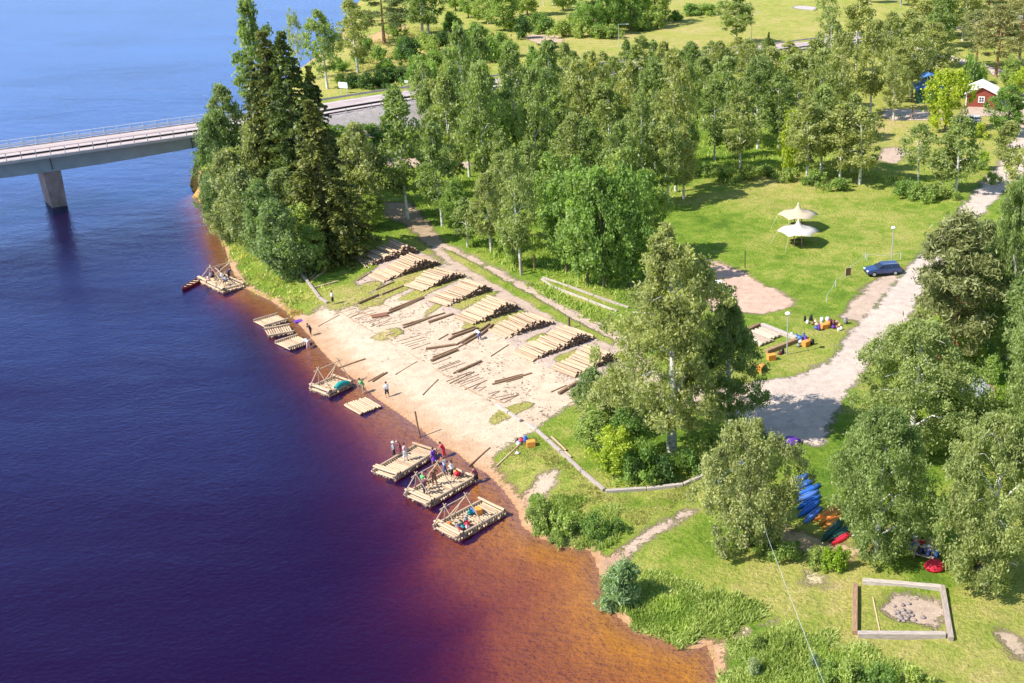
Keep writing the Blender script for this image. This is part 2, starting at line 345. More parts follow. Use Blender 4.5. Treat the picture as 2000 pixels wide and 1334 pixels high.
s = np.where((rd_ < 15) & (rt_ > 1.5) & (rt_ < 4.0), 7.0 - np.abs(rd_ - 4.5), -9); s = np.where(fy > 0, s, s); m = s > bare; bare = np.where(m, s, bare); bcol[m] = (0.42, 0.38, 0.37)
s = 5.2 - rd_; m = s > bare; bare = np.where(m, s, bare); bcol[m] = (0.42, 0.38, 0.37)
# thin bare strip along the waterline
gd = GD.ravel(); s = np.where(fy < 150, 0.8, -0.6) - np.abs(gd); m = s > bare; bare = np.where(m, s, bare); bcol[m] = (0.55, 0.42, 0.30)
m = gd < 0.2; bare = np.where(m, 5, bare); kk = np.clip((-gd - 0.3) / 1.6, 0, 1)[:, None]; bcol = np.where((gd < 0)[:, None], np.array([(0.52, 0.38, 0.22)]) * (1 - kk) + np.array([(0.82, 0.60, 0.03)]) * kk, bcol)
# small tufts of grass inside the yard cut back in
for P in [[(700, 592), (720, 582), (760, 575), (740, 590), (705, 600)], [(725, 574), (740, 560), (800, 530), (835, 515), (868, 524), (800, 560), (750, 580)], [(775, 582), (800, 570), (860, 543), (905, 543), (815, 585)], [(905, 640), (925, 612), (1000, 612), (1020, 606), (1030, 612), (960, 645)], [(690, 560), (720, 545), (745, 545), (735, 560), (700, 572)], [(835, 605), (880, 575), (905, 560), (910, 568), (870, 590), (830, 618)],
          [(880, 600), (950, 572), (975, 570), (960, 582), (900, 605)], [(1030, 665), (1060, 650), (1070, 655), (1045, 672)], [(1085, 700), (1125, 680), (1130, 688), (1095, 708)], [(745, 645), (775, 637), (785, 645), (770, 655), (740, 660), (725, 655)],
          [(958, 812), (980, 795), (1030, 780), (1040, 785), (990, 815), (965, 820)], [(860, 482), (900, 500), (980, 546), (1100, 614), (1200, 665), (1195, 672), (1090, 622), (970, 556), (890, 508)], [(640, 600), (650, 590), (690, 580), (680, 592)], [(640, 560), (700, 555), (690, 575), (650, 575)]]:
    s = -sdist(fx, fy, wp(P)); bare = np.where(gd > 0.5, np.minimum(bare, s * 2.2 - 0.3), bare)
DRY = [(1400, 30, .6), (1150, 80, .7), (1550, 50, .62), (1700, 20, .55), (860, 60, .5), (950, 60, .6), (720, 100, .7), (640, 150, .6), (1300, 90, .65), (1560, 370, .65), (1400, 430, .15), (1500, 500, .2), (1650, 480, .45), (1620, 420, .5), (1500, 400, .45), (1700, 430, .45), (1600, 520, .35), (1750, 440, .3), (1800, 390, .25), (1600, 600, .22), (1560, 700, .55), (1450, 650, .2),
       (1620, 660, .5), (1760, 260, .7), (1830, 290, .6), (1100, 530, .1), (1150, 620, .25), (1020, 560, .3), (900, 480, .2), (850, 420, .1), (1200, 350, .15), (1450, 300, .15), (1000, 250, .2), (750, 280, .3), (620, 540, .35), (560, 585, .4), (480, 540, .1), (430, 450, .1),
       (850, 500, .6), (1050, 640, .6), (800, 550, .7), (860, 570, .7), (930, 600, .7), (1000, 640, .7), (750, 590, .7), (1000, 800, .75), (760, 650, .8), (1050, 900, .4), (1100, 960, .55), (1250, 950, .55), (1330, 970, .45), (1250, 890, .15), (1350, 1040, .3), (1420, 1050, .15), (1300, 1130, .4), (1450, 1120, .62), (1550, 1150, .7), (1650, 1120, .75), (1700, 1250, .65), (1800, 1290, .65), (1900, 1180, .6), (1980, 1150, .5), (1300, 1190, .2), (1500, 1260, .1), (1700, 1320, .1), (1350, 1180, .12),
       (1580, 890, .1), (1560, 930, .15), (1820, 1110, .15), (1950, 700, .1), (1100, 830, .3), (1250, 1220, .3), (1970, 1300, .7)]
num = np.zeros(fx.shape); den = np.zeros(fx.shape)
for x, y, v in DRY:
    p = at(x, y, 1.2); w = 1 / ((fx - p.x) ** 2 + (fy - p.y) ** 2 + 6.0) ** 1.6; num += w * v; den += w
dry = num / den
gm = mesh_np('ground', V, FQ, None, True)
for nm, arr in (('bare', bare), ('dry', dry), ('shore', gd)):
    a = gm.attributes.new(nm, 'FLOAT', 'POINT'); a.data.foreach_set('value', arr.astype(np.float32))
a = gm.attributes.new('bcol', 'FLOAT_COLOR', 'POINT'); a.data.foreach_set('color', np.hstack([bcol, np.ones((len(bcol), 1))]).astype(np.float32).ravel())
def groundmat():
    m, nt, b = nodes('meadow_and_sand'); g = geo(nt)
    def A(n, out=2):
        x = nt.nodes.new('ShaderNodeAttribute'); x.attribute_name = n; return x.outputs[out]
    nb = noise(nt, 0.45, 8, g, 0.65, 0.4); nf = noise(nt, 3.2, 6, g, 0.7); nl = noise(nt, 0.09, 4, g, 0.6); nm_ = noise(nt, 0.9, 6, g, 0.65)
    # grass
    dv = math_(nt, 'ADD', A('dry'), math_(nt, 'MULTIPLY', math_(nt, 'SUBTRACT', nb, 0.5), 1.3))
    dv = math_(nt, 'ADD', dv, math_(nt, 'MULTIPLY', math_(nt, 'SUBTRACT', nl, 0.5), 0.8))
    gc = ramp(nt, dv, [(0.0, (0.115, 0.205, 0.022)), (0.25, (0.21, 0.30, 0.035)), (0.5, (0.36, 0.37, 0.08)), (0.72, (0.45, 0.40, 0.12)), (0.95, (0.56, 0.43, 0.20))])
    gc = mixc(nt, 1.0, gc, ramp(nt, nf, [(0.3, (0.62, 0.66, 0.6)), (0.5, (0.95, 0.95, 0.95)), (0.72, (1.28, 1.22, 1.25))]), 'MULTIPLY')
    # bare soil and sand
    bc = mixc(nt, 1.0, A('bcol', 0), ramp(nt, nm_, [(0.3, (0.80, 0.78, 0.77)), (0.5, (0.98, 0.97, 0.96)), (0.7, (1.12, 1.12, 1.12))]), 'MULTIPLY')
    vo = noise(nt, 9, 3, g, 0.8)
    bc = mixc(nt, 1.0, bc, ramp(nt, vo, [(0.30, (0.50, 0.44, 0.40)), (0.42, (0.92, 0.90, 0.89)), (0.7, (1.10, 1.10, 1.10))]), 'MULTIPLY')
    # wet sand by the water
    wet = ramp(nt, math_(nt, 'ADD', math_(nt, 'MULTIPLY', A('shore'), 0.22), math_(nt, 'MULTIPLY', math_(nt, 'SUBTRACT', nb, 0.5), 0.5)), [(0.0, (0.80, 0.62, 0.50)), (0.35, (0.86, 0.74, 0.66)), (0.7, (1, 1, 1))])
    bc = mixc(nt, 1.0, bc, wet, 'MULTIPLY')
    mk = math_(nt, 'ADD', A('bare'), math_(nt, 'MULTIPLY', math_(nt, 'SUBTRACT', nb, 0.50), 3.2))
    mk = math_(nt, 'ADD', mk, math_(nt, 'MULTIPLY', math_(nt, 'SUBTRACT', nf, 0.5), 2.4))
    mk = ramp(nt, math_(nt, 'ADD', math_(nt, 'MULTIPLY', mk, 0.9), 0.5), [(0.2, 0.0), (0.75, 1.0)])
    nt.links.new(mixc(nt, mk, gc, bc), b.inputs['Base Color']); b.inputs['Roughness'].default_value = 0.95; b.inputs['Specular IOR Level'].default_value = 0.1
    hh = math_(nt, 'MULTIPLY', math_(nt, 'ADD', nf, nb), math_(nt, 'SUBTRACT', 1.25, mk))
    bump(nt, b, hh, 0.9, 0.35)
    return m
gm.materials.append(groundmat()); struct('ground', gm)

# water: closed body with tea-coloured absorption
def watermat():
    m = bpy.data.materials.new('river_water'); m.use_nodes = True; nt = m.node_tree; nt.nodes.clear()
    out = nt.nodes.new('ShaderNodeOutputMaterial'); g = geo(nt)
    tr = nt.nodes.new('ShaderNodeBsdfTransparent'); tr.inputs[0].default_value = (0.95, 0.9, 0.84, 1)
    df = nt.nodes.new('ShaderNodeBsdfDiffuse'); df.inputs[0].default_value = (0.11, 0.014, 0.20, 1)
    mx = nt.nodes.new('ShaderNodeMixShader'); mx.inputs[0].default_value = 0.10
    nt.links.new(tr.outputs[0], mx.inputs[1]); nt.links.new(df.outputs[0], mx.inputs[2])
    gl = nt.nodes.new('ShaderNodeBsdfGlossy'); gl.inputs['Roughness'].default_value = 0.12; gl.inputs[0].default_value = (0.38, 0.53, 1.0, 1)
    mp = nt.nodes.new('ShaderNodeMapping'); mp.inputs['Scale'].default_value = (1.0, 1.6, 1); mp.inputs['Rotation'].default_value = (0, 0, 0.5); nt.links.new(g, mp.inputs[0])
    n1 = noise(nt, 1.7, 4, mp.outputs[0], 0.6); n2 = noise(nt, 0.22, 3, mp.outputs[0], 0.5); n3 = noise(nt, 0.03, 3, g)
    h = math_(nt, 'ADD', math_(nt, 'MULTIPLY', n1, math_(nt, 'ADD', 0.35, n3)), math_(nt, 'MULTIPLY', n2, 1.2))
    bp = nt.nodes.new('ShaderNodeBump'); bp.inputs['Strength'].default_value = 0.5; bp.inputs['Distance'].default_value = 0.13; nt.links.new(h, bp.inputs['Height'])
    nt.links.new(bp.outputs[0], gl.inputs['Normal'])
    fr = nt.nodes.new('ShaderNodeFresnel'); fr.inputs['IOR'].default_value = 1.33; nt.links.new(bp.outputs[0], fr.inputs['Normal'])
    m2 = nt.nodes.new('ShaderNodeMixShader'); mp2 = nt.nodes.new('ShaderNodeMapping'); mp2.inputs['Scale'].default_value = (0.35, 1.0, 1); mp2.inputs['Rotation'].default_value = (0, 0, -0.5); nt.links.new(g, mp2.inputs[0])
    patch = ramp(nt, noise(nt, 0.035, 6, mp2.outputs[0], 0.6, 0.6), [(0.35, 0.72), (0.5, 1.0), (0.66, 1.22)])
    nt.links.new(math_(nt, 'MULTIPLY', math_(nt, 'ADD', fr.outputs[0], math_(nt, 'MULTIPLY', math_(nt, 'POWER', fr.outputs[0], 2.0), 6.0)), patch, True), m2.inputs[0])
    nt.links.new(mx.outputs[0], m2.inputs[1]); nt.links.new(gl.outputs[0], m2.inputs[2]); nt.links.new(m2.outputs[0], out.inputs[0])
    ab = nt.nodes.new('ShaderNodeVolumeAbsorption'); ab.inputs['Color'].default_value = (0.78, 0.64, 0.0, 1); ab.inputs['Density'].default_value = 1.9
    nt.links.new(ab.outputs[0], out.inputs[1])
    return m
w = MB(); w.prism([(-3100, 20), (3100, 20), (3100, 5100), (-3100, 5100)], -7.5, 0.0); struct('water', w.mesh('water', watermat()))

# road on the embankment
def ribbon(P, w0, w1, z, name, mat):
    vs = []; fs = []; n = len(P)
    for i in range(n):
        t = (P[min(i + 1, n - 1)][:2] - P[max(i - 1, 0)][:2]); t = t / np.linalg.norm(t); nn = np.array([-t[1], t[0]])
        for w_ in (w0, w1): q = P[i][:2] + nn * w_; vs.append((q[0], q[1], P[i][2] + z))
    for i in range(n - 1): fs.append((2 * i + 1, 2 * i, 2 * i + 2, 2 * i + 3))
    return mesh_np(name, vs, fs, mat)
M['asphalt'] = plain('pale_asphalt', (0.41, 0.33, 0.32), 0.95, 0.12, 0.35)
BR = [(-260, 341, 8.6), (0, 304.5, 8.6), (200, 277, 8.6), (427, 245.5, 8.6)]
brP = np.array([[at(x, y, z).x, at(x, y, z).y, z] for x, y, z in BR])
def dense(P, st=4.0):
    out = []
    for i in range(len(P) - 1):
        k = max(1, int(np.linalg.norm(P[i + 1] - P[i]) / st))
        for j in range(k): out.append(P[i] + (P[i + 1] - P[i]) * j / k)
    out.append(P[-1]); out = np.array(out)
    for _ in range(3): out[1:-1] = (out[:-2] + 2 * out[1:-1] + out[2:]) / 4
    return out
rD = dense(roadP); struct('road', ribbon(rD, ROADW, -ROADW, 0.0, 'road', M['asphalt']))
mk = MB()
for off in (3.4, 0.0, -3.4):
    acc = 0
    for i in range(len(rD) - 1):
        if off == 0 and i % 2: continue
        t = rD[i + 1][:2] - rD[i][:2]; t = t / np.linalg.norm(t); nn = np.array([-t[1], t[0]])
        vs = []
        for P_ in (rD[i], rD[i + 1]):
            for w_ in (off + 0.09, off - 0.09): q = P_[:2] + nn * w_; vs.append((q[0], q[1], P_[2] + 0.006))
        mk.add(vs, [(1, 0, 2, 3)])
struct('road_markings', mk.mesh('road_markings', M['white']))
# bridge
bdir = (brP[-1] - brP[0])[:2]; blen = float(np.linalg.norm((roadP[1] - brP[0])[:2])) ; bdir = Vector((bdir[0], bdir[1], 0)).normalized(); bn = Vector((-bdir.y, bdir.x, 0))
bo = Vector((brP[0][0], brP[0][1], 0)); brz = math.atan2(bdir.y, bdir.x)
blen = (Vector((roadP[0][0], roadP[0][1], 0)) - bo).dot(bdir) + 3
bridge = thing('road_bridge', 'grey concrete road bridge with blue-grey girder crossing the river', 'bridge', bo, brz)
m = MB(); m.box((blen / 2, 0, 8.45), (blen, 9.9, 0.30)); m.box((blen / 2, 4.75, 8.66), (blen, 0.4, 0.12)); m.box((blen / 2, -4.75, 8.66), (blen, 0.4, 0.12)); m.obj('deck', M['concrete'], bridge)
m = MB(); m.box((blen / 2, 0, 8.605), (blen, 8.6, 0.01)); m.obj('roadway', M['asphalt'], bridge)
m = MB()
for oy in (3.3, 0.0, -3.3): m.box((blen / 2, oy, 8.614), (blen, 0.13, 0.006))
m.obj('lane_marking', M['white'], bridge)
m = MB(); n_ = 24
for sgn in (-1, 1):
    vs = []
    for i in range(n_ + 1):
        x = blen * i / n_; dep = 2.0 + 0.5 * abs(math.cos(math.pi * (x - 26) / 42.0))
        vs += [(x, sgn * 3.1 - 0.25, 8.3), (x, sgn * 3.1 + 0.25, 8.3), (x, sgn * 2.9 - 0.25, 8.3 - dep), (x, sgn * 2.9 + 0.25, 8.3 - dep)]
    fs = []
    for i in range(n_):
        a = 4 * i; fs += [(a, a + 2, a + 6, a + 4), (a + 1, a + 5, a + 7, a + 3), (a + 2, a + 3, a + 7, a + 6)]
    m.add(vs, fs)
m.obj('girder', M['girder'], bridge)
pb = at(115, 402, 0.0); pl = (Vector((pb.x, pb.y, 0)) - bo).dot(bdir)
m = MB(); m.add([(pl + sx * a_, sy * b_, z_) for z_, a_, b_ in ((-6, .95, 2.1), (6.1, 1.25, 2.7)) for sx, sy in ((-1, -1), (1, -1), (1, 1), (-1, 1))], [(4, 5, 6, 7), (0, 1, 5, 4), (1, 2, 6, 5), (2, 3, 7, 6), (3, 0, 4, 7)])
m.box((pl, 0, 6.2), (2.8, 6.2, 0.25)); pr_ = m.obj('pier', M['pierconc'], bridge)
MB().box((pl, 0, -0.6), (2.16, 4.55, 3.2)).obj('wet_base', M['darksteel'], pr_)
[MB().box((pl + k * 21, sg * 3.36, 7.1), (.09, .12, 1.9)).obj('girder_joint', M['darksteel'], bridge) for k in (-2, -1, 0, 1, 2) for sg in (-1, 1)]
m = MB(); m.box((blen - 2.5, 0, 4.0), (3.0, 9.6, 8.2)); m.obj('abutment', M['concrete'], bridge)
for sgn in (1, -1):
    m = MB()
    if sgn > 0: m.tube([(0, 4.75, 9.85), (blen, 4.75, 9.85)], 0.05, 6).tube([(0, 4.75, 9.35), (blen, 4.75, 9.35)], 0.035, 6); m.box((blen / 2, 4.68, 9.1), (blen, 0.08, 0.22))
    else: m.box((blen / 2, -4.65, 9.28), (blen, 0.08, 0.30)); m.tube([(0, -4.75, 9.9), (blen, -4.75, 9.9)], 0.03, 6)
    rl = m.obj('railing', M['paleblue'] if sgn > 0 else M['darksteel'], bridge)
    pm = MB(); pm.box((0, 0, 0.6), (0.1, 0.1, 1.2)); pme = pm.mesh('post', M['steel'])
    for k in range(int(blen / 2.0)): link('post', pme, rl, (1 + 2 * k, sgn * 4.78, 8.72))
# roadside guard rails
for sgn, nm_, lab in ((1, 0, 'steel guard rail along the far side of the embankment road'), (-1, 0, 'dark guard rail along the near side of the embankment road')):
    g_ = thing('guard_rail', lab, 'guard rail'); pts = rD[1:int(len(rD) * 0.5)]; m = MB(); vs = []; fs = []
    pq = []
    for i in range(len(pts)):
        t = (pts[min(i + 1, len(pts) - 1)] - pts[max(i - 1, 0)])[:2]; t /= np.linalg.norm(t); q = pts[i][:2] + np.array([-t[1], t[0]]) * sgn * 4.7; pq.append((q[0], q[1], pts[i][2]))
    for q in pq: vs += [(q[0], q[1], q[2] + 0.42), (q[0], q[1], q[2] + 0.78), (q[0], q[1] + 0.07, q[2] + 0.78), (q[0], q[1] + 0.07, q[2] + 0.42)]
    for i in range(len(pq) - 1):
        for k in range(4): a, b_ = 4 * i + k, 4 * i + (k + 1) % 4; fs.append((a, b_, b_ + 4, a + 4))
    m.add(vs, fs); m.obj('rail', M['darksteel'] if sgn < 0 else M['concrete'], g_)
    pm = MB(); pm.box((0, 0, 0), (0.12, 0.12, 0.9)); pme = pm.mesh('post', M['steel'])
    for q in pq[::1]: link('post', pme, g_, (q[0], q[1] - sgn * 0.0 + 0.15, q[2] + 0.3))
# ------------------------------------------------------------------ foliage
def quads(name, cen, hw, hh, mat, droop=0.0, up=None, seed=0):
    r = np.random.default_rng(seed); n = len(cen)
    a = r.normal(size=(n, 3)); a[:, 2] *= (1 - droop) ; a /= np.linalg.norm(a, axis=1)[:, None] + 1e-9
    b = r.normal(size=(n, 3)); b[:, 2] -= droop * 3.0; b -= a * (a * b).sum(1)[:, None]; b /= np.linalg.norm(b, axis=1)[:, None] + 1e-9
    sc = r.uniform(0.6, 1.35, n)[:, None]; A = a * hw * sc; B = b * hh * sc
    V = np.stack([cen - A * 0.9 - B * 0.3, cen - B, cen + A * 0.9 - B * 0.1, cen + B], 1).reshape(-1, 3)
    return mesh_np(name, V, np.arange(4 * n).reshape(n, 4), mat)
def clumps(cc, rr, per, r, flat=1.0):
    k = len(cc); idx = np.repeat(np.arange(k), per); o = r.normal(size=(len(idx), 3)) * 0.52
    o[:, 2] *= flat
    return cc[idx] + o * rr[idx][:, None]
def lobes(r, k=5):
    ph = r.uniform(0, 6.28, (k, 2)); fr = r.integers(1, 4, (k, 2)); am = r.uniform(0.08, 0.2, k)
    def f(th, t): return 1 + sum(am[i] * np.sin(fr[i, 0] * th + ph[i, 0] + fr[i, 1] * 3 * t + ph[i, 1]) for i in range(k))
    return f
def trunk(H, r0, mat, seed, kind='birch', lean=0.03, limbs=9, R=2.6, t0=0.25):
    q = random.Random(seed); m = MB(); ph = q.uniform(0, 6)
    def ax(t): return Vector((math.sin(t * 3 + ph) * lean * H * t, math.cos(t * 2.3 + ph) * lean * H * t, H * t))
    m.tube([ax(i / 9 * 0.96) - Vector((0, 0, 0.5 if i == 0 else 0)) for i in range(10)], [r0 * (1.15 if i == 0 else 1) * (1 - i / 9 * 0.9) for i in range(10)], 8)
    for k in range(limbs):
        t = t0 + (0.85 - t0) * (k + 0.5) / limbs; a = k * 2.4 + q.uniform(-.4, .4); L = R * (1.05 - 0.7 * abs(t - 0.45)) * q.uniform(.6, .95); p = ax(t)
        if kind == 'birch': pts = [p, p + Vector((math.cos(a) * L * .5, math.sin(a) * L * .5, L * .65)), p + Vector((math.cos(a) * L, math.sin(a) * L, L * .6))]
        else: pts = [p, p + Vector((math.cos(a) * L * .5, math.sin(a) * L * .5, L * .1)), p + Vector((math.cos(a) * L, math.sin(a) * L, L * .15))]
        rr = r0 * (1 - t) * 0.55 + 0.02
        m.tube(pts, [rr, rr * .6, rr * .25], 5)
    return m.mesh('trunk', mat)
def broad(H, Rm, t0, seed, leaf, n=150, per=70, lw=0.13, lh=0.2, droop=0.6, cr=0.62, peak=0.4, bark='birchbark', r0=0.2, top=0.35, limbs=9):
    r = np.random.default_rng(seed); f = lobes(r)
    t = r.uniform(0, 1, n) ** 0.9; th = r.uniform(0, 6.283, n)
    prof = np.where(t < peak, 0.45 + 0.55 * np.sin(t / peak * math.pi / 2), top * 0.3 + (1 - top * 0.3) * np.cos((t - peak) / (1 - peak) * math.pi / 2) ** 0.8)
    rad = Rm * prof * f(th, t) * (0.25 + 0.75 * np.sqrt(r.uniform(0, 1, n)))
    z = H * (t0 + (0.97 - t0) * t); cc = np.stack([rad * np.cos(th), rad * np.sin(th), z], 1)
    keep = (np.sin(cc[:, 0] * 1.1 + seed) * np.cos(cc[:, 1] * 1.3 - seed) * np.sin(cc[:, 2] * 0.8 + seed)) < 0.42
    cc = cc[keep]; rr = cr * r.uniform(0.6, 1.25, len(cc)) * (0.6 + 0.4 * prof[keep])
    P = clumps(cc, rr, per, r, 1.0 + droop * 0.4)
    P[:, 2] = np.maximum(P[:, 2], 0.15)
    return trunk(H, r0, M[bark], seed, 'birch', 0.02, limbs, Rm * .8, t0), quads('crown', P, lw, lh, M[leaf], droop * 0.7, seed=seed)
def spruce(H, Rm, seed, leaf='spruceleaf'):
    r = np.random.default_rng(seed); P = []
    nl = 46
    for i in range(nl):
        t = 0.02 + 0.97 * i / nl; L0 = Rm * (1 - t) ** 0.85 + 0.15; nb = int(5 + 6 * (1 - t))
        for k in range(nb):
            th = r.uniform(0, 6.283); L = L0 * r.uniform(0.65, 1.15); n = int(26 + 70 * L / Rm); s = r.uniform(0.05, 1, n) ** 0.7
            x = L * s; z = H * t + 0.16 * L * s - 0.42 * L * s ** 2 - r.uniform(0, 0.35, n) * (0.3 + s * 0.6); wd_ = r.normal(size=n) * 0.13 * (0.4 + L * (1 - s * 0.6) * 0.45)
            P.append(np.stack([x * math.cos(th) - wd_ * math.sin(th), x * math.sin(th) + wd_ * math.cos(th), z], 1))
    P = np.concatenate(P); P[:, 2] = np.maximum(P[:, 2], 0.1)
    return trunk(H, 0.26, M['bark'], seed, 'spruce', 0.004, 0), quads('crown', P, 0.10, 0.20, M[leaf], 0.55, seed=seed)
def pine(H, Rm, t0, seed, n=75):
    r = np.random.default_rng(seed); f = lobes(r)
    t = r.uniform(0, 1, n); th = r.uniform(0, 6.283, n); prof = np.sin(np.clip(t * 0.85 + 0.22, 0, 1) * math.pi) ** 0.7
    rad = Rm * (prof * 0.95 + .1) * f(th, t) * (0.3 + 0.7 * np.sqrt(r.uniform(0, 1, n))); cc = np.stack([rad * np.cos(th), rad * np.sin(th), H * (t0 + (0.97 - t0) * t)], 1)
    P = clumps(cc, 0.85 * r.uniform(0.6, 1.2, n), 130, r, 0.5)
    return trunk(H, 0.26, M['pinebark'], seed, 'pine', 0.02, 12, Rm * .9, t0), quads('crown', P, 0.07, 0.26, M['pineleaf'], 0.0, seed=seed)
def shrub(Rm, H, seed, leaf, n=34, per=80, lw=0.09, lh=0.15, cr=0.42):
    r = np.random.default_rng(seed); th = r.uniform(0, 6.283, n); u = r.uniform(0, 1, n) ** .6; ph = r.uniform(0, math.pi / 2, n)
    f = lobes(r); rad = Rm * u * np.cos(ph) * f(th, u); z = H * (0.12 + 0.75 * u * np.sin(ph))
    P = clumps(np.stack([rad * np.cos(th), rad * np.sin(th), z], 1), cr * r.uniform(.7, 1.3, n), per, r); P[:, 2] = np.maximum(P[:, 2], 0.03)
    m = MB(); q = random.Random(seed)
    for k in range(6):
        a = k * 1.05 + q.uniform(-.3, .3); m.tube([(0, 0, -0.2), (math.cos(a) * Rm * .3, math.sin(a) * Rm * .3, H * .4), (math.cos(a) * Rm * .55, math.sin(a) * Rm * .55, H * .7)], [0.05, 0.035, 0.015], 5)
    return m.mesh('stem', M['bark']), quads('foliage', P, lw, lh, M[leaf], 0.0, seed=seed)
PROTO = {}
PROTO['birch'] = [(15, 2.5, broad(15, 2.5, 0.22, 11 + k, 'birchleaf', 125, 66, 0.105, 0.20, 0.75, 0.56, [.35, .3, .45, .4][k], top=[.3, .5, .3, .4][k])) for k in range(4)]
PROTO['slim'] = [(15, 1.7, broad(15, 1.7, 0.20, 31 + k, 'birchleaf', 90, 62, 0.105, 0.20, 0.8, 0.52, .35, r0=.14)) for k in range(3)]
PROTO['sparse'] = [(12, 2.4, broad(12, 2.4, 0.25, 41 + k, 'birchleaf', 75, 42, 0.10, 0.17, 0.7, 0.6, .4, r0=.13)) for k in range(2)]
PROTO['alder'] = [(10, 3.0, broad(10, 3.0, 0.12, 51 + k, 'alderleaf', 150, 80, 0.12, 0.15, 0.1, 0.6, .45, 'bark', .18, .6)) for k in range(3)]
PROTO['lime'] = [(7, 2.8, broad(7, 2.8, 0.10, 61 + k, 'limeleaf', 110, 80, 0.11, 0.13, 0.1, 0.55, .45, 'bark', .14, .6)) for k in range(2)]
PROTO['grey'] = [(9, 2.6, broad(9, 2.6, 0.06, 71 + k, 'willowleaf', 130, 80, 0.10, 0.17, 0.3, 0.6, .35, 'bark', .16, .55)) for k in range(3)]
PROTO['bigbirch'] = [(24, 4.6, broad(24, 4.6, 0.15, 81 + k, 'birchleaf', 470, 115, 0.085, 0.17, 0.7, 0.62, .30, r0=.42, top=.1, limbs=16)) for k in range(2)]
PROTO['weeping'] = [(17, 5.0, broad(17, 5.0, 0.06, 91 + k, 'birchleaf', 430, 130, 0.075, 0.15, 0.8, 0.62, .45, r0=.32, top=.7, limbs=16)) for k in range(3)]
PROTO['oldwillow'] = [(8, 4.2, broad(8, 4.2, 0.05, 101, 'willowleaf', 300, 120, 0.065, 0.11, 0.1, 0.5, .45, 'bark', .25, .8))]
PROTO['spruce'] = [(22, 3.6, spruce(22, 3.6, 111 + k)) for k in range(3)]
PROTO['pine'] = [(15, 3.4, pine(15, 3.4, 0.3, 121 + k)) for k in range(3)]
PROTO['fullpine'] = [(13, 3.4, pine(13, 3.4, 0.12, 181 + k, 190)) for k in range(2)]
PROTO['bush'] = [(2.4, 1.9, shrub(1.9, 2.4, 131 + k, 'alderleaf')) for k in range(3)]
PROTO['darkbush'] = [(3.0, 2.0, shrub(2.0, 3.0, 141 + k, 'darkleaf')) for k in range(2)]
PROTO['limebush'] = [(2.2, 1.9, shrub(1.9, 2.2, 151 + k, 'limeleaf')) for k in range(2)]
PROTO['silver'] = [(2.4, 1.9, shrub(1.9, 2.4, 161, 'silverleaf', 70, 120, 0.05, 0.20, 0.42))]
KIND = dict(birch=('birch_tree', 'birch', 'tree'), slim=('birch_tree', 'slender birch', 'tree'), sparse=('birch_tree', 'thin-crowned young birch', 'tree'), alder=('alder_tree', 'broad alder', 'tree'), lime=('rowan_tree', 'yellow-green rowan', 'tree'), grey=('willow_tree', 'grey-green willow', 'tree'),
            bigbirch=('birch_tree', 'huge birch', 'tree'), weeping=('birch_tree', 'weeping birch', 'tree'), oldwillow=('willow_tree', 'spreading willow', 'tree'), fullpine=('pine_tree', 'olive-green pine', 'tree'), spruce=('spruce_tree', 'dark spruce', 'tree'), pine=('pine_tree', 'olive-green pine', 'tree'),
            bush=('green_bush', 'green bush', 'bush'), darkbush=('dark_bush', 'dark green bush', 'bush'), limebush=('bright_bush', 'bright green bush', 'bush'), silver=('silver_willow_shrub', 'silvery willow shrub', 'shrub'))
cnt = 0
def tree(kind, px, py, ytop, wpx, label, group=None, var=None):
    if group and 'promontory' in group: px += 6
    if group and 'left half' in group: px += 12
    if group and 'grove' in group: wpx *= 0.87
    """foot at photo pixel (px, py) on the ground, top at row ytop, crown about wpx wide"""
    global cnt; cnt += 1; H0, R0, (tm, cm) = PROTO[kind][(cnt if var is None else var) % len(PROTO[kind])]
    p = gpt(px, py); d = ray(px, ytop); t = p.y / d[1]; H = max(0.8, CH + d[2] * t - p.z)
    ppm = F / (p.y * math.cos(R(PITCH)) + (CH - p.z) * math.sin(R(PITCH)))
    Rr = wpx / 2 / ppm; nm, kl, cat = KIND[kind]
    o = thing(nm, label, cat, p, (cnt * 2.399) % 6.283, group)
    sx = Rr / (R0 * 0.96); o.scale = (sx, sx, H / H0)
    isb = cat != 'tree'
    link('stem' if isb else 'trunk', tm, o); link('foliage' if isb else 'crown', cm, o)
    return o
def row(kind_default, entries, phrase, group, size=''):
    e = sorted(entries, key=lambda q: q[0]); last = len(e) - 1
    for i, q in enumerate(e):
        k = q[4] if len(q) > 4 else kind_default
        nth = ORD[i] if i < len(ORD) else 'last'
        tree(k, q[0], q[1], q[2], q[3], (f"{size}{KIND[k][1]}, {nth} from the left {phrase}").replace('yellow-green ', 'yellowish '), group)
S = tree
# landmark trees
S('bigbirch', 1312, 885, 432, 205, 'huge tall birch with bare lower trunk standing alone beside the yard', var=0)
S('bigbirch', 1424, 850, 575, 128, 'narrower drooping birch growing against the right side of the huge birch', var=1)
S('weeping', 1779, 880, 628, 230, 'pale weeping birch beside the bend of the gravel drive')
S('weeping', 1712, 1088, 800, 205, 'weeping birch hanging over the upturned kayaks')
S('weeping', 1925, 1140, 815, 215, 'wide weeping birch above the picnic groups at the right edge')
S('weeping', 2030, 900, 560, 190, 'large birch cut by the right edge above the picnic trees')
S('oldwillow', 1460, 1068, 826, 190, 'round spreading willow left of the blue kayaks')
S('silver', 1221, 1178, 1098, 98, 'silvery willow shrub on the water edge below the small sandy path')
S('fullpine', 1858, 705, 408, 150, 'bushy olive-green pine beside the lower gravel drive', var=0)
S('fullpine', 1905, 640, 430, 110, 'second olive pine standing behind the bushy one by the drive', var=1)
S('weeping', 1968, 700, 350, 130, 'tall broad green tree right of the pine along the drive')
S('birch', 2015, 800, 500, 130, 'broad green tree at the right edge behind the pine')
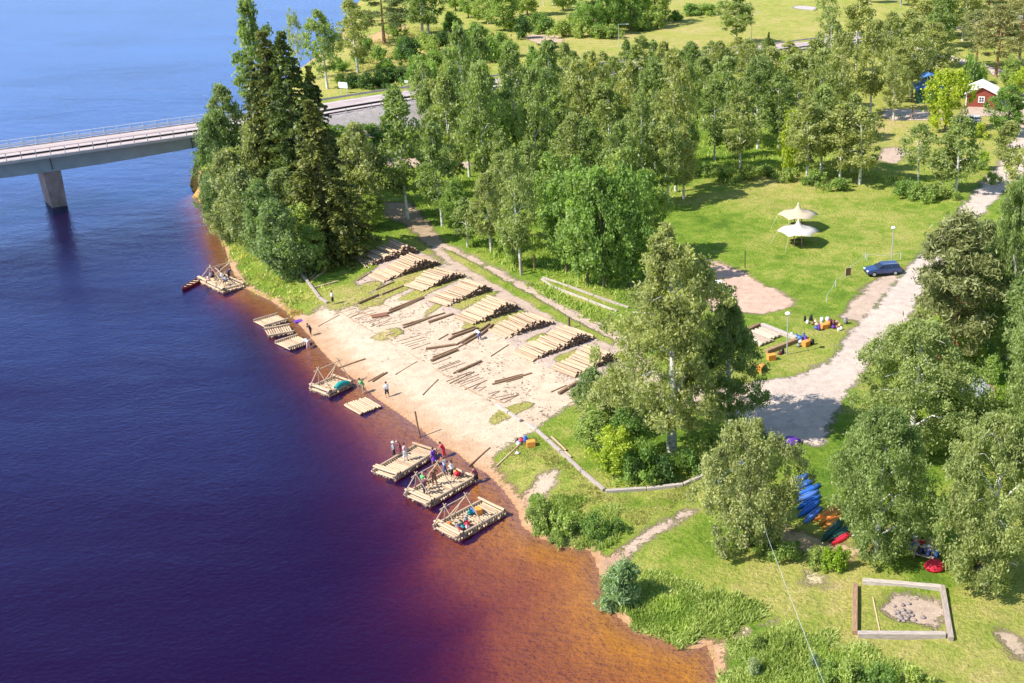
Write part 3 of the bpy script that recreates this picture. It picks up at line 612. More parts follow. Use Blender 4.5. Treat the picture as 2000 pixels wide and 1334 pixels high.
S('slim', 1963, 350, 235, 50, 'drooping slender birch standing at the edge of the upper drive')
S('birch', 2005, 480, 270, 90, 'birch leaning in from the right edge above the drive')
S('spruce', 645, 500, 186, 190, 'dark pointed spruce nearest the log yard on the promontory', var=0)
S('spruce', 600, 425, 50, 185, 'tallest dark spruce on the promontory', var=1)
S('spruce', 562, 400, 52, 185, 'second tall spruce left of the tallest on the promontory', var=2)
S('spruce', 528, 375, 110, 120, 'shorter spruce on the water side of the promontory', var=0)
S('spruce', 640, 410, 120, 120, 'spruce between the tallest spruce and the bridge road', var=1)
S('slim', 520, 270, -15, 66, 'tall birch rising behind the spruces over the river', var=0)
S('sparse', 588, 160, 12, 34, 'nearly bare birch standing over the river beyond the bridge road')
S('birch', 640, 174, 18, 62, 'pale grey birch left of the white road sign')
S('birch', 699, 142, -2, 60, 'birch on the far river bank right of the white road sign')
S('pine', 751, 86, -38, 90, 'gnarled pine on the far river bank')
S('birch', 826, 70, -45, 70, 'dark birch of the pair beside the field path')
S('slim', 838, 67, -50, 60, 'white-trunked birch of the pair beside the field path')
S('slim', 797, 428, 165, 78, 'slender birch alone in front of the embankment with a long bare trunk', var=1)
S('grey', 715, 440, 240, 90, 'grey-green willow right of the dark pointed spruce')
S('alder', 728, 448, 378, 46, 'small young alder right of the dark pointed spruce')
S('birch', 1438, 85, -10, 68, 'dense dark birch in the field beside a street lamp', var=2)
S('sparse', 1614, 75, -25, 48, 'thin birch in the field left of the white board')
S('slim', 1672, 140, -30, 60, 'tall white-trunked birch right of the white board', var=0)
S('lime', 1845, 258, 128, 84, 'yellow-green rowan in front of the red cottage')
S('alder', 1966, 262, 168, 70, 'dark rounded tree right of the red cottage')
S('lime', 2000, 190, 130, 60, 'vivid green round tree at the right edge near the cottage')
S('sparse', 1793, 352, 240, 74, 'thin-crowned birch between the lawn and the dry meadow')
S('birch', 1866, 376, 222, 82, 'birch with leaning white trunk beside the upper drive', var=1)
S('slim', 1841, 370, 262, 52, 'young birch left of the leaning birch beside the upper drive')
S('lime', 1208, 925, 835, 84, 'bright green bushy tree inside the corner of the timber edging')
# promontory shore willows
row('grey', [(428, 400, 235, 62), (448, 320, 165, 66), (436, 345, 215, 62), (424, 425, 330, 60), (442, 470, 385, 56), (462, 440, 290, 78), (485, 490, 330, 78), (520, 505, 350, 80), (508, 415, 240, 76), (548, 545, 395, 90), (590, 520, 400, 84, 'alder'), (420, 440, 350, 50), (560, 470, 330, 78), (610, 530, 440, 60, 'alder')],
    'in the thicket along the promontory shore', 'willows on the promontory shore')
# birches beside the track, in front
row('birch', [(864, 442, 235, 62, 'slim'), (913, 482, 385, 44, 'slim'), (960, 494, 330, 60), (1018, 532, 290, 72), (985, 470, 300, 56), (897, 455, 350, 50, 'alder'), (1005, 520, 420, 50, 'alder')],
    'in the row beside the dirt track', 'birches beside the dirt track')
row('alder', [(1107, 530, 335, 96), (1148, 556, 310, 100), (1180, 563, 325, 84), (1232, 560, 320, 96), (1085, 475, 300, 80), (1205, 520, 300, 90), (1262, 500, 330, 80)],
    'in the clump behind the strip', 'alders behind the timber-edged strip')
# the grove, left part
row('birch', [(838, 372, 170, 62), (876, 385, 140, 80, 'slim'), (905, 345, 45, 82), (941, 392, 110, 88), (936, 300, 55, 80), (1000, 330, 80, 78), (1042, 385, 130, 80), (1082, 345, 175, 66, 'slim'), (1066, 290, 80, 80), (960, 345, 190, 70, 'alder'), (1110, 400, 215, 76), (1030, 430, 270, 74), (975, 410, 255, 62), (850, 300, 150, 56)],
    'in the tall left half of the grove', 'birches in the left half of the grove')
row('birch', [(1135, 330, 115, 82), (1190, 345, 155, 92), (1165, 290, 100, 66), (1236, 330, 120, 78), (1280, 345, 105, 86), (1320, 375, 95, 92), (1255, 400, 180, 74), (1150, 400, 230, 72), (1215, 420, 235, 80), (1305, 400, 215, 76), (1345, 335, 110, 62), (1335, 388, 250, 64)],
    'in the middle of the grove', 'birches in the middle of the grove')
row('birch', [(1395, 312, 155, 52, 'slim'), (1446, 332, 180, 76), (1420, 280, 110, 72), (1480, 290, 105, 80), (1520, 295, 140, 74), (1550, 336, 215, 60, 'lime'), (1576, 352, 195, 84), (1604, 340, 165, 72), (1640, 358, 200, 66, 'slim'), (1678, 360, 210, 86), (1505, 250, 90, 70), (1555, 265, 100, 84), (1600, 280, 95, 70), (1662, 340, 180, 60)],
    'along the far edge of the lawn', 'birches along the far edge of the lawn')
row('birch', [(1375, 250, 105, 64), (1350, 215, 80, 66), (1405, 220, 80, 66), (1460, 200, 75, 70), (1535, 190, 105, 52, 'lime'), (1590, 215, 75, 80), (1640, 235, 60, 76), (1700, 225, 30, 74), (1745, 235, 110, 58), (1735, 170, 22, 64), (1780, 190, 35, 86), (1815, 165, 40, 90), (1830, 130, 10, 66), (1500, 165, 60, 40, 'spruce'), (1620, 170, 30, 60)],
    'in the back of the grove below the cottage road', 'trees at the back of the grove')
row('birch', [(1110, 225, 82, 58), (1155, 230, 100, 60), (1055, 240, 90, 66, 'alder'), (1200, 225, 110, 66), (1255, 215, 68, 56, 'slim'), (1300, 220, 80, 62), (1010, 235, 95, 60), (1225, 175, 76, 34, 'slim'), (1278, 170, 76, 36, 'slim'), (1330, 190, 95, 50), (1180, 185, 100, 50), (1440, 140, 72, 54), (1500, 138, 74, 50), (1390, 145, 80, 48), (1345, 150, 88, 48), (1470, 150, 84, 50), (1120, 175, 96, 50), (1060, 180, 100, 54), (1540, 150, 78, 40, 'slim'), (885, 250, 115, 70), (835, 240, 120, 54)],
    'in the back row of the grove against the field', 'trees in the back row of the grove')
row('pine', [(1905, 130, 15, 74), (1945, 150, 5, 92), (1990, 130, -20, 84), (1925, 70, -50, 76), (2010, 90, -60, 80), (1965, 60, -60, 70), (1880, 80, -40, 66, 'birch'), (1855, 70, -30, 60, 'birch')],
    'in the wood at the top right corner', 'trees in the top right wood')
row('alder', [(985, 60, -25, 66), (950, 45, -20, 50), (1030, 30, -50, 60), (1160, 68, -25, 58), (1200, 62, -30, 60), (1235, 55, -40, 62), (1280, 45, -50, 68), (1100, 20, -50, 50), (890, 20, -50, 46), (915, 35, -40, 44), (1020, 74, 22, 40, 'darkbush')],
    'in the belt across the field at the top', 'trees across the field at the top')
row('slim', [(1062, 12, -80, 26), (1100, 16, -80, 26), (1080, 10, -80, 26), (1130, 12, -80, 24), (865, 6, -80, 30), (1700, 5, -60, 40), (1790, 30, -40, 40), (1820, 50, -20, 50), (1760, 10, -60, 40)], 'of bare-trunked birches at the top edge', 'birches at the top edge')
row('bush', [(1025, 62, 28, 52), (1065, 66, 30, 46), (1100, 72, 36, 46), (1135, 72, 36, 46), (1170, 75, 45, 44), (1195, 74, 45, 42), (1250, 60, 20, 52), (1285, 55, 18, 50), (1050, 50, 20, 40), (1350, 30, 5, 54), (1385, 28, 4, 44), (1320, 40, 20, 36), (1120, 55, 20, 46), (1220, 55, 22, 44), (1150, 50, 12, 50), (1190, 48, 10, 50), (1265, 40, 2, 50)],
    'in the thicket along the field', 'bushes along the field')
row('bush', [(800, 120, 65, 56, 'darkbush'), (785, 115, 72, 36), (845, 100, 65, 46), (868, 90, 58, 40, 'darkbush'), (830, 95, 62, 40), (770, 70, 38, 34), (740, 118, 88, 34), (880, 60, 20, 44), (930, 80, 40, 46), (905, 100, 60, 46), (760, 140, 112, 40), (700, 125, 98, 34), (665, 140, 112, 34), (810, 140, 105, 44), (850, 130, 95, 44), (890, 125, 90, 50), (940, 115, 78, 50), (980, 95, 60, 46), (960, 120, 70, 60), (720, 100, 70, 28), (1075, 92, 76, 46, 'darkbush'), (1000, 110, 78, 50)],
    'on the rough ground beyond the bridge road', 'bushes beyond the bridge road')
row('darkbush', [(668, 168, 142, 34, 'bush'), (690, 172, 140, 40), (715, 174, 138, 42), (740, 170, 134, 42), (762, 160, 128, 40), (785, 155, 126, 40), (812, 168, 120, 44, 'bush'), (840, 165, 115, 44, 'bush')],
    'in the hedge behind the white road sign', 'bushes in the hedge behind the road sign')
row('bush', [(665, 295, 245, 56, 'alder'), (700, 290, 250, 46), (740, 290, 255, 44, 'darkbush'), (765, 280, 240, 44), (650, 320, 262, 40, 'darkbush'), (690, 330, 300, 34), (815, 300, 255, 44), (675, 275, 250, 46), (770, 268, 225, 50), (725, 262, 240, 44)],
    'at the foot of the road embankment', 'bushes at the foot of the embankment')
row('bush', [(1420, 355, 320, 50), (1455, 350, 318, 50), (1500, 345, 320, 50), (1540, 352, 325, 46), (1590, 362, 330, 50), (1640, 372, 345, 50), (1760, 380, 350, 56), (1790, 388, 355, 50), (1820, 390, 355, 50), (1848, 388, 355, 40), (1380, 345, 315, 44)],
    'in the rough strip behind the canopy tents', 'bushes along the lawn edge')
row('limebush', [(1918, 330, 295, 40), (1910, 268, 240, 36), (1938, 360, 335, 30, 'bush')], 'beside the upper gravel drive', 'bushes beside the upper drive')
row('bush', [(1168, 885, 805, 74, 'alder'), (1180, 860, 780, 70), (1192, 915, 860, 60), (1232, 938, 880, 66), (1225, 900, 800, 80, 'alder'), (1260, 925, 850, 74), (1190, 850, 740, 90, 'grey'), (1300, 940, 880, 60, 'darkbush'), (1345, 925, 870, 66), (1215, 830, 745, 84, 'birch'), (1160, 800, 720, 70, 'grey'), (1385, 900, 840, 66)],
    'in the thicket under the huge birch', 'thicket under the huge birch')
row('bush', [(1500, 1080, 1040, 56), (1540, 1095, 1055, 56), (1590, 1100, 1068, 56), (1640, 1112, 1068, 48, 'limebush'), (1615, 1108, 1070, 40, 'limebush')],
    'in front of the kayaks', 'bushes in front of the kayaks')
row('bush', [(1060, 1030, 970, 64), (1045, 1000, 965, 40), (1110, 1045, 1000, 60), (1165, 1050, 1000, 56), (1205, 1040, 1010, 36), (1085, 1060, 1030, 40)],
    'on the small point beside the nearest raft', 'bushes on the small point')
row('bush', [(1470, 1318, 1286, 34, 'silver'), (1590, 1305, 1278, 28, 'silver'), (1535, 1270, 1246, 24), (1660, 1345, 1290, 80), (1720, 1350, 1290, 80), (1780, 1355, 1300, 80), (1620, 1330, 1280, 50), (1480, 1265, 1238, 36)],
    'along the bottom edge of the picture', 'shrubs along the bottom edge')
row('bush', [(1900, 790, 745, 60), (1930, 830, 780, 60, 'alder'), (1880, 840, 770, 80, 'grey'), (1960, 800, 750, 50, 'limebush'), (1900, 700, 660, 50, 'limebush'), (1935, 740, 690, 60), (1850, 850, 760, 70, 'alder'), (1820, 800, 700, 70, 'grey')],
    'around the grey shed roof', 'shrubs around the grey shed')

row('birch', [(1770, 120, 20, 60), (1795, 105, 0, 66), (1840, 90, -20, 64), (1890, 190, 100, 50, 'bush'), (1915, 165, 120, 44, 'bush'), (1975, 175, 110, 50, 'alder'), (1755, 200, 90, 56)], 'around the side road near the cottage', 'trees around the side road')
# ------------------------------------------------------------------ ground cover
def tufts(name, label, polys, n, h, mat, seed, k=5, z=1.0, cat='grass'):
    r = np.random.default_rng(seed); out = []
    areas = []
    for P in polys:
        W_ = wp(P, z); areas.append((W_, max(1.0, (W_[:, 0].max() - W_[:, 0].min()) * (W_[:, 1].max() - W_[:, 1].min()))))
    tot = sum(a for _, a in areas)
    for W_, a in areas:
        m_ = int(n * a / tot); x = r.uniform(W_[:, 0].min(), W_[:, 0].max(), m_); y = r.uniform(W_[:, 1].min(), W_[:, 1].max(), m_)
        s = sdist(x, y, W_) + (np.sin(x * 1.7) * np.cos(y * 1.3)) * 0.8; keep = (s > 0.2) & (np.sin(x * 0.9 + seed) * np.sin(y * 0.8) > -0.75); out.append(np.stack([x[keep], y[keep]], 1))
    Q = np.concatenate(out); zz, dd = hland(Q[:, 0], Q[:, 1]); kk = dd > -0.1; Q = Q[kk]; zz = zz[kk]
    n_ = len(Q) * k; b = np.repeat(np.column_stack([Q, zz - 0.05]), k, 0); b[:, :2] += r.normal(size=(n_, 2)) * h * 0.3
    a = r.uniform(0, 6.28, n_); wv = np.stack([np.cos(a), np.sin(a), 0 * a], 1) * h * r.uniform(0.08, 0.2, n_)[:, None]
    hv = h * (0.75 + 0.45 * np.sin(b[:, 0] * 0.8 + seed) * np.sin(b[:, 1] * 0.6)); tip = r.normal(size=(n_, 3)) * h * 0.35; tip[:, 2] = hv * r.uniform(0.4, 1.2, n_)
    V = np.stack([b - wv, b + wv, b + wv * 0.6 + tip * 0.7, b + tip], 1).reshape(-1, 3)
    stuff(name, mesh_np(name, V, np.arange(4 * n_).reshape(n_, 4), mat), label, cat)
tufts('undergrowth', 'lush green weeds and ferns growing under the trees beside the dirt track', [[(850, 440), (880, 455), (1000, 530), (1060, 545), (1230, 600), (1260, 560), (1180, 500), (1050, 470), (950, 440), (860, 420)], [(1010, 560), (1065, 560), (1210, 620), (1225, 660), (1130, 625)], [(800, 360), (830, 340), (1000, 370), (900, 430), (820, 420)]], 9000, 0.7, M['lushblade'], 1)
tufts('grove_floor_grass', 'tall green grass on the floor of the birch grove', [[(1000, 300), (1680, 250), (1700, 350), (1350, 350), (1280, 480), (1030, 440)], [(1140, 830), (1180, 810), (1300, 880), (1400, 900), (1370, 930), (1190, 955)]], 9000, 0.7, M['lushblade'], 2)
tufts('shore_grass', 'rough green grass along the promontory shore', [[(400, 400), (430, 480), (470, 550), (520, 585), (620, 590), (640, 560), (580, 530), (520, 520), (450, 440), (420, 390)]], 4500, 0.55, M['grassblade'], 3)
tufts('lush_bank', 'lush bright herbs among the grass of the near river bank', [[(1190, 1130), (1210, 1190), (1300, 1235), (1400, 1190), (1300, 1130)], [(1450, 1260), (1560, 1240), (1800, 1320), (1820, 1350), (1450, 1350)]], 6000, 0.45, M['lushblade'], 14, cat='herbs')
tufts('reed_bank', 'tall grass and herbs on the near river bank', [[(1180, 1110), (1195, 1165), (1215, 1200), (1250, 1226), (1330, 1250), (1400, 1225), (1500, 1195), (1480, 1170), (1350, 1130), (1280, 1110)], [(1410, 1250), (1520, 1210), (1600, 1230), (1800, 1310), (1850, 1350), (1420, 1350), (1400, 1290)]], 11000, 0.55, M['grassblade'], 4)
tufts('point_grass', 'dull green grass on the small point beside the nearest raft', [[(1030, 1040), (1040, 985), (1085, 960), (1180, 975), (1230, 1010), (1170, 1065), (1060, 1048)]], 3500, 0.45, M['grassblade'], 5)
tufts('bank_reeds', 'pale dry grass hanging over the near water edge', [[(1290, 1240), (1340, 1236), (1400, 1250), (1385, 1262), (1345, 1266), (1300, 1252)], [(1060, 1052), (1120, 1055), (1150, 1070), (1110, 1070)], [(500, 578), (520, 572), (600, 604), (560, 605)]], 1500, 0.4, M['dryblade'], 6)
tufts('lawn_edge_grass', 'rough grass strip behind the canopy tents', [[(1350, 345), (1700, 355), (1860, 395), (1860, 375), (1700, 340), (1400, 325)]], 3000, 0.6, M['grassblade'], 7)
tufts('meadow_tussocks', 'dry yellow grass tussocks in the meadow beyond the road', [[(640, 165), (700, 100), (800, 60), (1000, 80), (960, 150), (700, 185)]], 5000, 0.7, M['dryblade'], 8)
tufts('yard_weeds', 'low green weeds growing between the log piles', [[(735, 570), (800, 535), (830, 520), (850, 528), (790, 560)], [(800, 575), (860, 545), (880, 552), (815, 580)], [(880, 600), (950, 572), (975, 570), (900, 605)], [(958, 812), (980, 795), (1030, 780), (1040, 785), (990, 815), (965, 820)], [(725, 655), (745, 645), (785, 640), (775, 655)], [(1085, 700), (1125, 680), (1130, 688), (1095, 708)], [(700, 592), (720, 582), (760, 575), (740, 590)]], 1300, 0.2, M['dryblade'], 9, cat='weeds')
tufts('rough_bank_grass', 'dry grass between the beach and the timber edging', [[(960, 900), (1010, 860), (1060, 850), (1180, 965), (1360, 940), (1330, 985), (1240, 1020), (1090, 970), (1100, 915), (1040, 915), (1000, 945)]], 6000, 0.25, M['dryblade'], 10)

def litter():
    r = np.random.default_rng(77); P = wp([(690, 545), (740, 512), (800, 490), (880, 520), (990, 585), (1080, 628), (1215, 690), (1180, 735), (1110, 790), (1040, 840), (980, 800), (880, 735), (760, 665), (650, 600)]); n = 4200
    x = r.uniform(P[:, 0].min(), P[:, 0].max(), n * 3); y = r.uniform(P[:, 1].min(), P[:, 1].max(), n * 3); k = inside(x, y, P) & (np.sin(x * 0.9 + 1) * np.cos(y * 0.7 + x * .3) + r.normal(size=len(x)) * .4 > 0.15); x, y = x[k][:n], y[k][:n]; m_ = len(x)
    P2 = wp([(560, 605), (640, 600), (760, 668), (900, 752), (1000, 815), (1040, 850), (1010, 960), (950, 915), (830, 838), (700, 742), (610, 655)]); x2 = r.uniform(P2[:, 0].min(), P2[:, 0].max(), 1200); y2 = r.uniform(P2[:, 1].min(), P2[:, 1].max(), 1200); k = inside(x2, y2, P2); x = np.r_[x, x2[k]]; y = np.r_[y, y2[k]]
    z, d = hland(x, y); a = r.uniform(0, 6.28, len(x)); L = r.uniform(.03, .13, len(x)) * (1 + .8 * (r.uniform(size=len(x)) > .93)); L[m_:] *= .6; u = np.stack([np.cos(a), np.sin(a), 0 * a], 1) * L[:, None]; v = np.stack([-np.sin(a), np.cos(a), 0 * a], 1) * (L * r.uniform(.2, .6, len(x)))[:, None]; c = np.stack([x, y, z + .03], 1); t = np.array([0, 0, .03])
    V = np.stack([c - u - v, c + u - v, c + u + v + t, c - u + v + t], 1).reshape(-1, 3)
    stuff('bark_litter', mesh_np('bark_litter', V, np.arange(len(V)).reshape(-1, 4), M['barklitter']), 'brown bark chips and splinters scattered over the sand around the log piles', 'bark litter')
litter()
# ------------------------------------------------------------------ loose logs and poles
def logmesh(L, r, mat, matend, n=10, seed=0, taper=0.85):
    q = random.Random(seed); m = MB(); k = 5; pts = []; rad = []
    for i in range(k): t = i / (k - 1); pts.append((L * (t - .5), q.uniform(-.015, .015) * L * .3, q.uniform(-.01, .01) * L * .2)); rad.append(r * (1 - (1 - taper) * t) * q.uniform(.96, 1.04))
    m.tube(pts, rad, n, 0, False); n0 = len(m.v)
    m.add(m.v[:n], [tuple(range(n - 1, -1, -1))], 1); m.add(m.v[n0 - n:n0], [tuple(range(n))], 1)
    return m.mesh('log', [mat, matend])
def G3(px, py, up=0.0): p = gpt(px, py); p.z += up; return p
def place_log(me_fn, x0, y0, x1, y1, r, name, label, cat, group, z=None, mat='oldlog'):
    a = at(x0, y0, z) if z is not None else G3(x0, y0); b = at(x1, y1, z) if z is not None else G3(x1, y1)
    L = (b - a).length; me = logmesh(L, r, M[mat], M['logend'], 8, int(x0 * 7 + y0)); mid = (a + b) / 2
    o = link(name, me, None, mid + Vector((0, 0, r * 0.9))); d = (b - a).normalized(); o.rotation_euler = d.to_track_quat('X', 'Z').to_euler()
    tag(o, label, cat, group); return o
def series(items, r, name, base, cat, group, mat):
    items = sorted(items, key=lambda q: min(q[0], q[2]))
    for i, q in enumerate(items):
        rr = q[4] if len(q) > 4 else r
        place_log(None, q[0], q[1], q[2], q[3], rr, name, f"{base}, {ORD[i] if i < len(ORD) else 'last'} from the left", cat, group, mat=(q[5] if len(q) > 5 else mat))
Z4 = lambda L, ox, oy: [(ox + a / 7.988, oy + b / 7.988, ox + c / 7.988, oy + d / 7.988) + tuple(e) for a, b, c, d, *e in L]
series([(700.2, 594, 739, 577, .16), (734.6, 566.4, 770.3, 551.4, .09), (746.5, 575.8, 791.6, 557.7, .11), (697.7, 548.9, 726.5, 531.4, .06)] + Z4([(960, 220, 1480, 10, .12), (935, 265, 1500, 20, .12), (1170, 450, 1830, 255, .10), (1175, 490, 1600, 330, .10), (1575, 405, 1960, 275, .15)], 640, 580),
       .12, 'brown_log', 'long brown log between the far piles and the beach', 'log', 'brown logs between the far piles and the beach', 'oldlog')
series([(615, 563.3, 660, 550.8, .13), (610.7, 547.6, 640, 527, .10), (605.7, 547.6, 620, 529, .10), (606.3, 540, 610.7, 527.6, .12), (598.8, 542, 595, 527.6, .09), (697.7, 507, 716, 524, .14), (710, 512.6, 721.5, 525, .07), (685, 505, 712, 501.3, .11)],
       .1, 'peeled_log', 'short pale log on grass at the far yard end', 'log', 'short pale logs at the far end of the yard', 'log')
series(Z4([(450, 355, 545, 308, .12), (500, 272, 860, 150, .09), (505, 320, 910, 175, .15), (560, 440, 870, 250, .10), (650, 410, 1090, 115, .15), (690, 425, 900, 300, .13), (600, 470, 680, 430, .08), (940, 290, 1145, 120, .15), (290, 350, 440, 265, .06), (95, 500, 560, 432, .14)], 820, 620),
       .12, 'brown_log', 'brown log in the heap beside the crouching worker', 'log', 'logs in the heap beside the crouching worker', 'oldlog')
series(Z4([(205, 632, 590, 480, .09), (175, 690, 590, 515, .16), (585, 860, 960, 692, .15), (525, 880, 560, 862, .09), (1130, 1050, 1745, 875, .10), (1345, 1015, 1600, 940, .08), (1170, 1010, 1610, 895, .09), (1110, 610, 1385, 430, .06)], 820, 620) + Z4([(1090, 290, 1330, 185, .07), (1210, 325, 1515, 142, .20)], 940, 730),
       .12, 'peeled_log', 'long pole on the pale sand mid yard', 'log', 'poles on the sand of the middle yard', 'oldlog')
series([(661, 719.6, 714, 701.4, .10), (718.8, 746.5, 750, 729, .07), (727.6, 746.5, 756.4, 728.3, .10), (772.7, 732, 815, 706.4, .05), (825.6, 772, 856, 741.4, .06), (621, 638, 662.6, 615.6, .05), (916, 911.5, 957, 875, .07), (970, 912, 1015, 870, .09, 'log')],
       .07, 'loose_pole', 'single loose pole lying on the open beach', 'pole', 'loose poles on the open beach', 'oldlog')
series(Z4([(100, 275, 440, 175), (310, 290, 650, 180), (350, 325, 500, 250), (400, 303, 720, 205), (420, 345, 760, 240), (440, 365, 700, 285), (465, 240, 730, 300, .06), (600, 398, 860, 318), (640, 415, 970, 300), (670, 470, 970, 350), (760, 470, 970, 375), (800, 460, 1170, 390), (540, 110, 620, 160), (390, 300, 560, 232), (700, 110, 830, 160), (780, 90, 960, 150)], 640, 580),
       .035, 'thin_pole', 'thin pole on the far end of the beach edging', 'pole', 'thin poles near the far end of the beach', 'oldlog')
series(Z4([(1075, 700, 1440, 600), (1145, 735, 1520, 630), (1210, 760, 1530, 665), (1260, 778, 1420, 730), (1310, 820, 1600, 720)], 640, 580) + Z4([(205, 735, 490, 625), (280, 800, 620, 670), (300, 812, 635, 688), (335, 840, 715, 705)], 820, 620),
       .035, 'thin_pole', 'thin pole across the middle of the beach edging', 'pole', 'thin poles in the middle of the beach', 'oldlog')
series(Z4([(415, 1005, 785, 850, .05), (465, 1035, 850, 855, .06), (540, 1040, 800, 905), (580, 1030, 920, 890, .04), (630, 1045, 930, 930), (620, 1085, 990, 940), (700, 1130, 1045, 985, .05), (830, 1125, 960, 1020), (850, 1115, 1035, 1080), (920, 1150, 1035, 1085), (1060, 1200, 1245, 1145), (1110, 1230, 1245, 1150), (1170, 1255, 1400, 1205), (1250, 1290, 1550, 1210, .05), (1320, 1330, 1545, 1210), (1080, 1240, 1280, 1330, .06)], 820, 620),
       .03, 'thin_pole', 'thin pole in the fan at the near edging end', 'pole', 'fan of thin poles at the near end of the edging', 'oldlog')
o = place_log(None, 819.5, 820, 821, 856, .09, 'mooring_post', 'slanting mooring post standing in the shallow orange water', 'post', None)
p = at(821, 856, -0.2); o.location = p + Vector((-0.1, 0, 1.2)); o.rotation_euler = (0.1, R(86), 0); o.scale = (0.9, 1, 1)
series([(1078, 855, 1106.5, 882, .12), (1104, 884, 1116.5, 894.5, .10)], .1, 'yellow_log', 'short yellow log lying beside the timber edging', 'log', 'yellow logs beside the edging', 'log')
# sawn timber edging beams
def beam(x0, y0, x1, y1, w, h, label, group, mat='beam', name='timber_beam', z=None, cat='beam'):
    a = G3(x0, y0); b = G3(x1, y1)
    L = (b - a).length; m = MB(); m.box((0, 0, h / 2 - 0.12), (L, w, h + 0.24), bev=0.03)
    me = m.mesh(name, M[mat]); o = link(name, me, None, (a + b) / 2); d = (b - a).normalized(); o.rotation_euler = d.to_track_quat('X', 'Z').to_euler(); tag(o, label, cat, group); return o
GE = 'timber beams edging the log yard'
for i, q in enumerate([(583.8, 530, 602, 553), (602.6, 553.8, 624.5, 582.7), (625, 583.5, 640, 593), (969, 792, 993, 808), (994, 808.7, 1017.6, 824), (1030, 830, 1048, 842), (1049, 842.7, 1071, 862.5), (1071.7, 863, 1095, 884), (1096, 885, 1136, 922), (1137, 922.8, 1180, 959.5), (1183, 962, 1262, 957), (1264, 957, 1334, 949), (1336, 948, 1375, 931)]):
    beam(*q, 0.32, 0.28, f"weathered square beam of the yard edging, {ORD[i]} from the far end", GE)
for i, q in enumerate([(641, 593.5, 700, 632), (701, 632.6, 760, 668), (762, 669, 820, 702), (822, 703, 895, 748), (896, 748.6, 968, 791)]): beam(*q, 0.09, 0.04, f"low sand-buried edging beam across the beach, {ORD[i]} from the far end", GE, 'oldlog')
GS = 'pale timbers of the narrow strip behind the track'
for i, q in enumerate([(1060, 543, 1110, 560), (1111, 560, 1160, 578), (1161, 578.5, 1228, 602)]): beam(*q, 0.25, 0.2, f"pale timber along the far side of the overgrown strip, {ORD[i]} from the left", GS)
for i, q in enumerate([(1058, 546, 1078, 560), (1079, 560.5, 1150, 588), (1151, 588.5, 1205, 609)]): beam(*q, 0.25, 0.2, f"pale timber along the near side of the overgrown strip, {ORD[i]} from the left", GS)
GF = 'logs framing the fire pit'
for q, lab, mt in [((1685, 1139, 1838, 1152), 'pale grey squared log at the far side of the fire pit', 'beam'), ((1670, 1147, 1669, 1240), 'dark brown squared log at the left side of the fire pit', 'oldlog'), ((1840, 1150, 1857, 1252), 'grey squared log at the right side of the fire pit', 'beam'), ((1675, 1243, 1847, 1244), 'pale grey squared log at the near side of the fire pit', 'beam')]: beam(*q, 0.4, 0.38, lab, GF, mt)
place_log(None, 1705, 1168, 1719, 1234, .06, 'birch_stick', 'long thin pale stick lying inside the fire pit frame', 'stick', None, mat='log')
GT = 'logs framing the plank stack'
for q, lab in [((1452, 652, 1482, 637), 'dark log at the far left of the plank stack'), ((1488, 637, 1556, 664), 'pale timber behind the plank stack'), ((1497, 690, 1556, 667), 'dark grey log in front of the plank stack')]: beam(*q, 0.45, 0.4, lab, GT, 'beam' if 'pale' in lab else 'oldlog')
GW = 'white bench beams beside the gravel court'
beam(1380, 553, 1411, 555, .4, .4, 'white beam bench on the gravel court, the farther of two', GW, 'white', 'bench_beam', cat='bench'); beam(1372, 576, 1420, 577, .35, .4, 'white beam bench on the gravel court, the nearer of two', GW, 'white', 'bench_beam', cat='bench')
for i, (x0, y0, x1, y1, n) in enumerate([(1478, 646, 1516, 662, 7), (1462, 655, 1500, 672, 7)]):
    a = G3(x0, y0); b = G3(x1, y1); L = (b - a).length; d = (b - a).normalized(); st = thing('plank_stack', ['farther stack of corrugated planks in the log frame by the lamp', 'nearer stack of corrugated planks in the log frame by the lamp'][i], 'plank stack', (a + b) / 2, math.atan2(d.y, d.x), 'plank stacks by the lamp')
    pm = MB(); pm.box((0, 0, 0.1), (L, 0.26, 0.2)); pme = pm.mesh('plank', M['plank'])
    for k in range(n): link('plank', pme, st, (random.uniform(-.05, .05), (k - n / 2) * 0.3, 0.02 + 0.12 * (k % 2)))
# fire pit stones
sr = random.Random(5); smesh = []
for k in range(4):
    m = MB(); q = random.Random(k); m.lathe([(0.02, -0.1), (0.16, -0.08), (0.2, 0.02), (0.13, 0.12), (0.02, 0.15)], 7, sx=q.uniform(.8, 1.2), sy=q.uniform(.7, 1.1)); m.v = [(x + q.uniform(-.03, .03), y + q.uniform(-.03, .03), z + q.uniform(-.02, .02)) for x, y, z in m.v]; smesh.append(m.mesh('stone', M['stone']))
for i, (x, y, s) in enumerate(sorted([(1763, 1183, .9), (1747, 1185, .7), (1753, 1197, 1.1), (1757, 1205, 1.3), (1764, 1193, 1.2), (1768, 1200, 1.3), (1774, 1205, 1.2), (1776, 1196, 1.1), (1760, 1209, 1.2), (1770, 1209, 1.1), (1775, 1180, .9), (1803, 1207, 1.1), (1749, 1199, .9), (1787, 1212, .8), (1782, 1203, .8), (1765, 1214, .8), (1755, 1213, .9)])):
    o = link('stone', smesh[i % 4], None, G3(x, y, .05), sr.uniform(0, 6)); o.scale = (s * .9, s * .9, s * .9)
    tag(o, f'small grey stone of the fire ring, {ORD[i]} from the left', 'stone', 'stones of the fire ring')

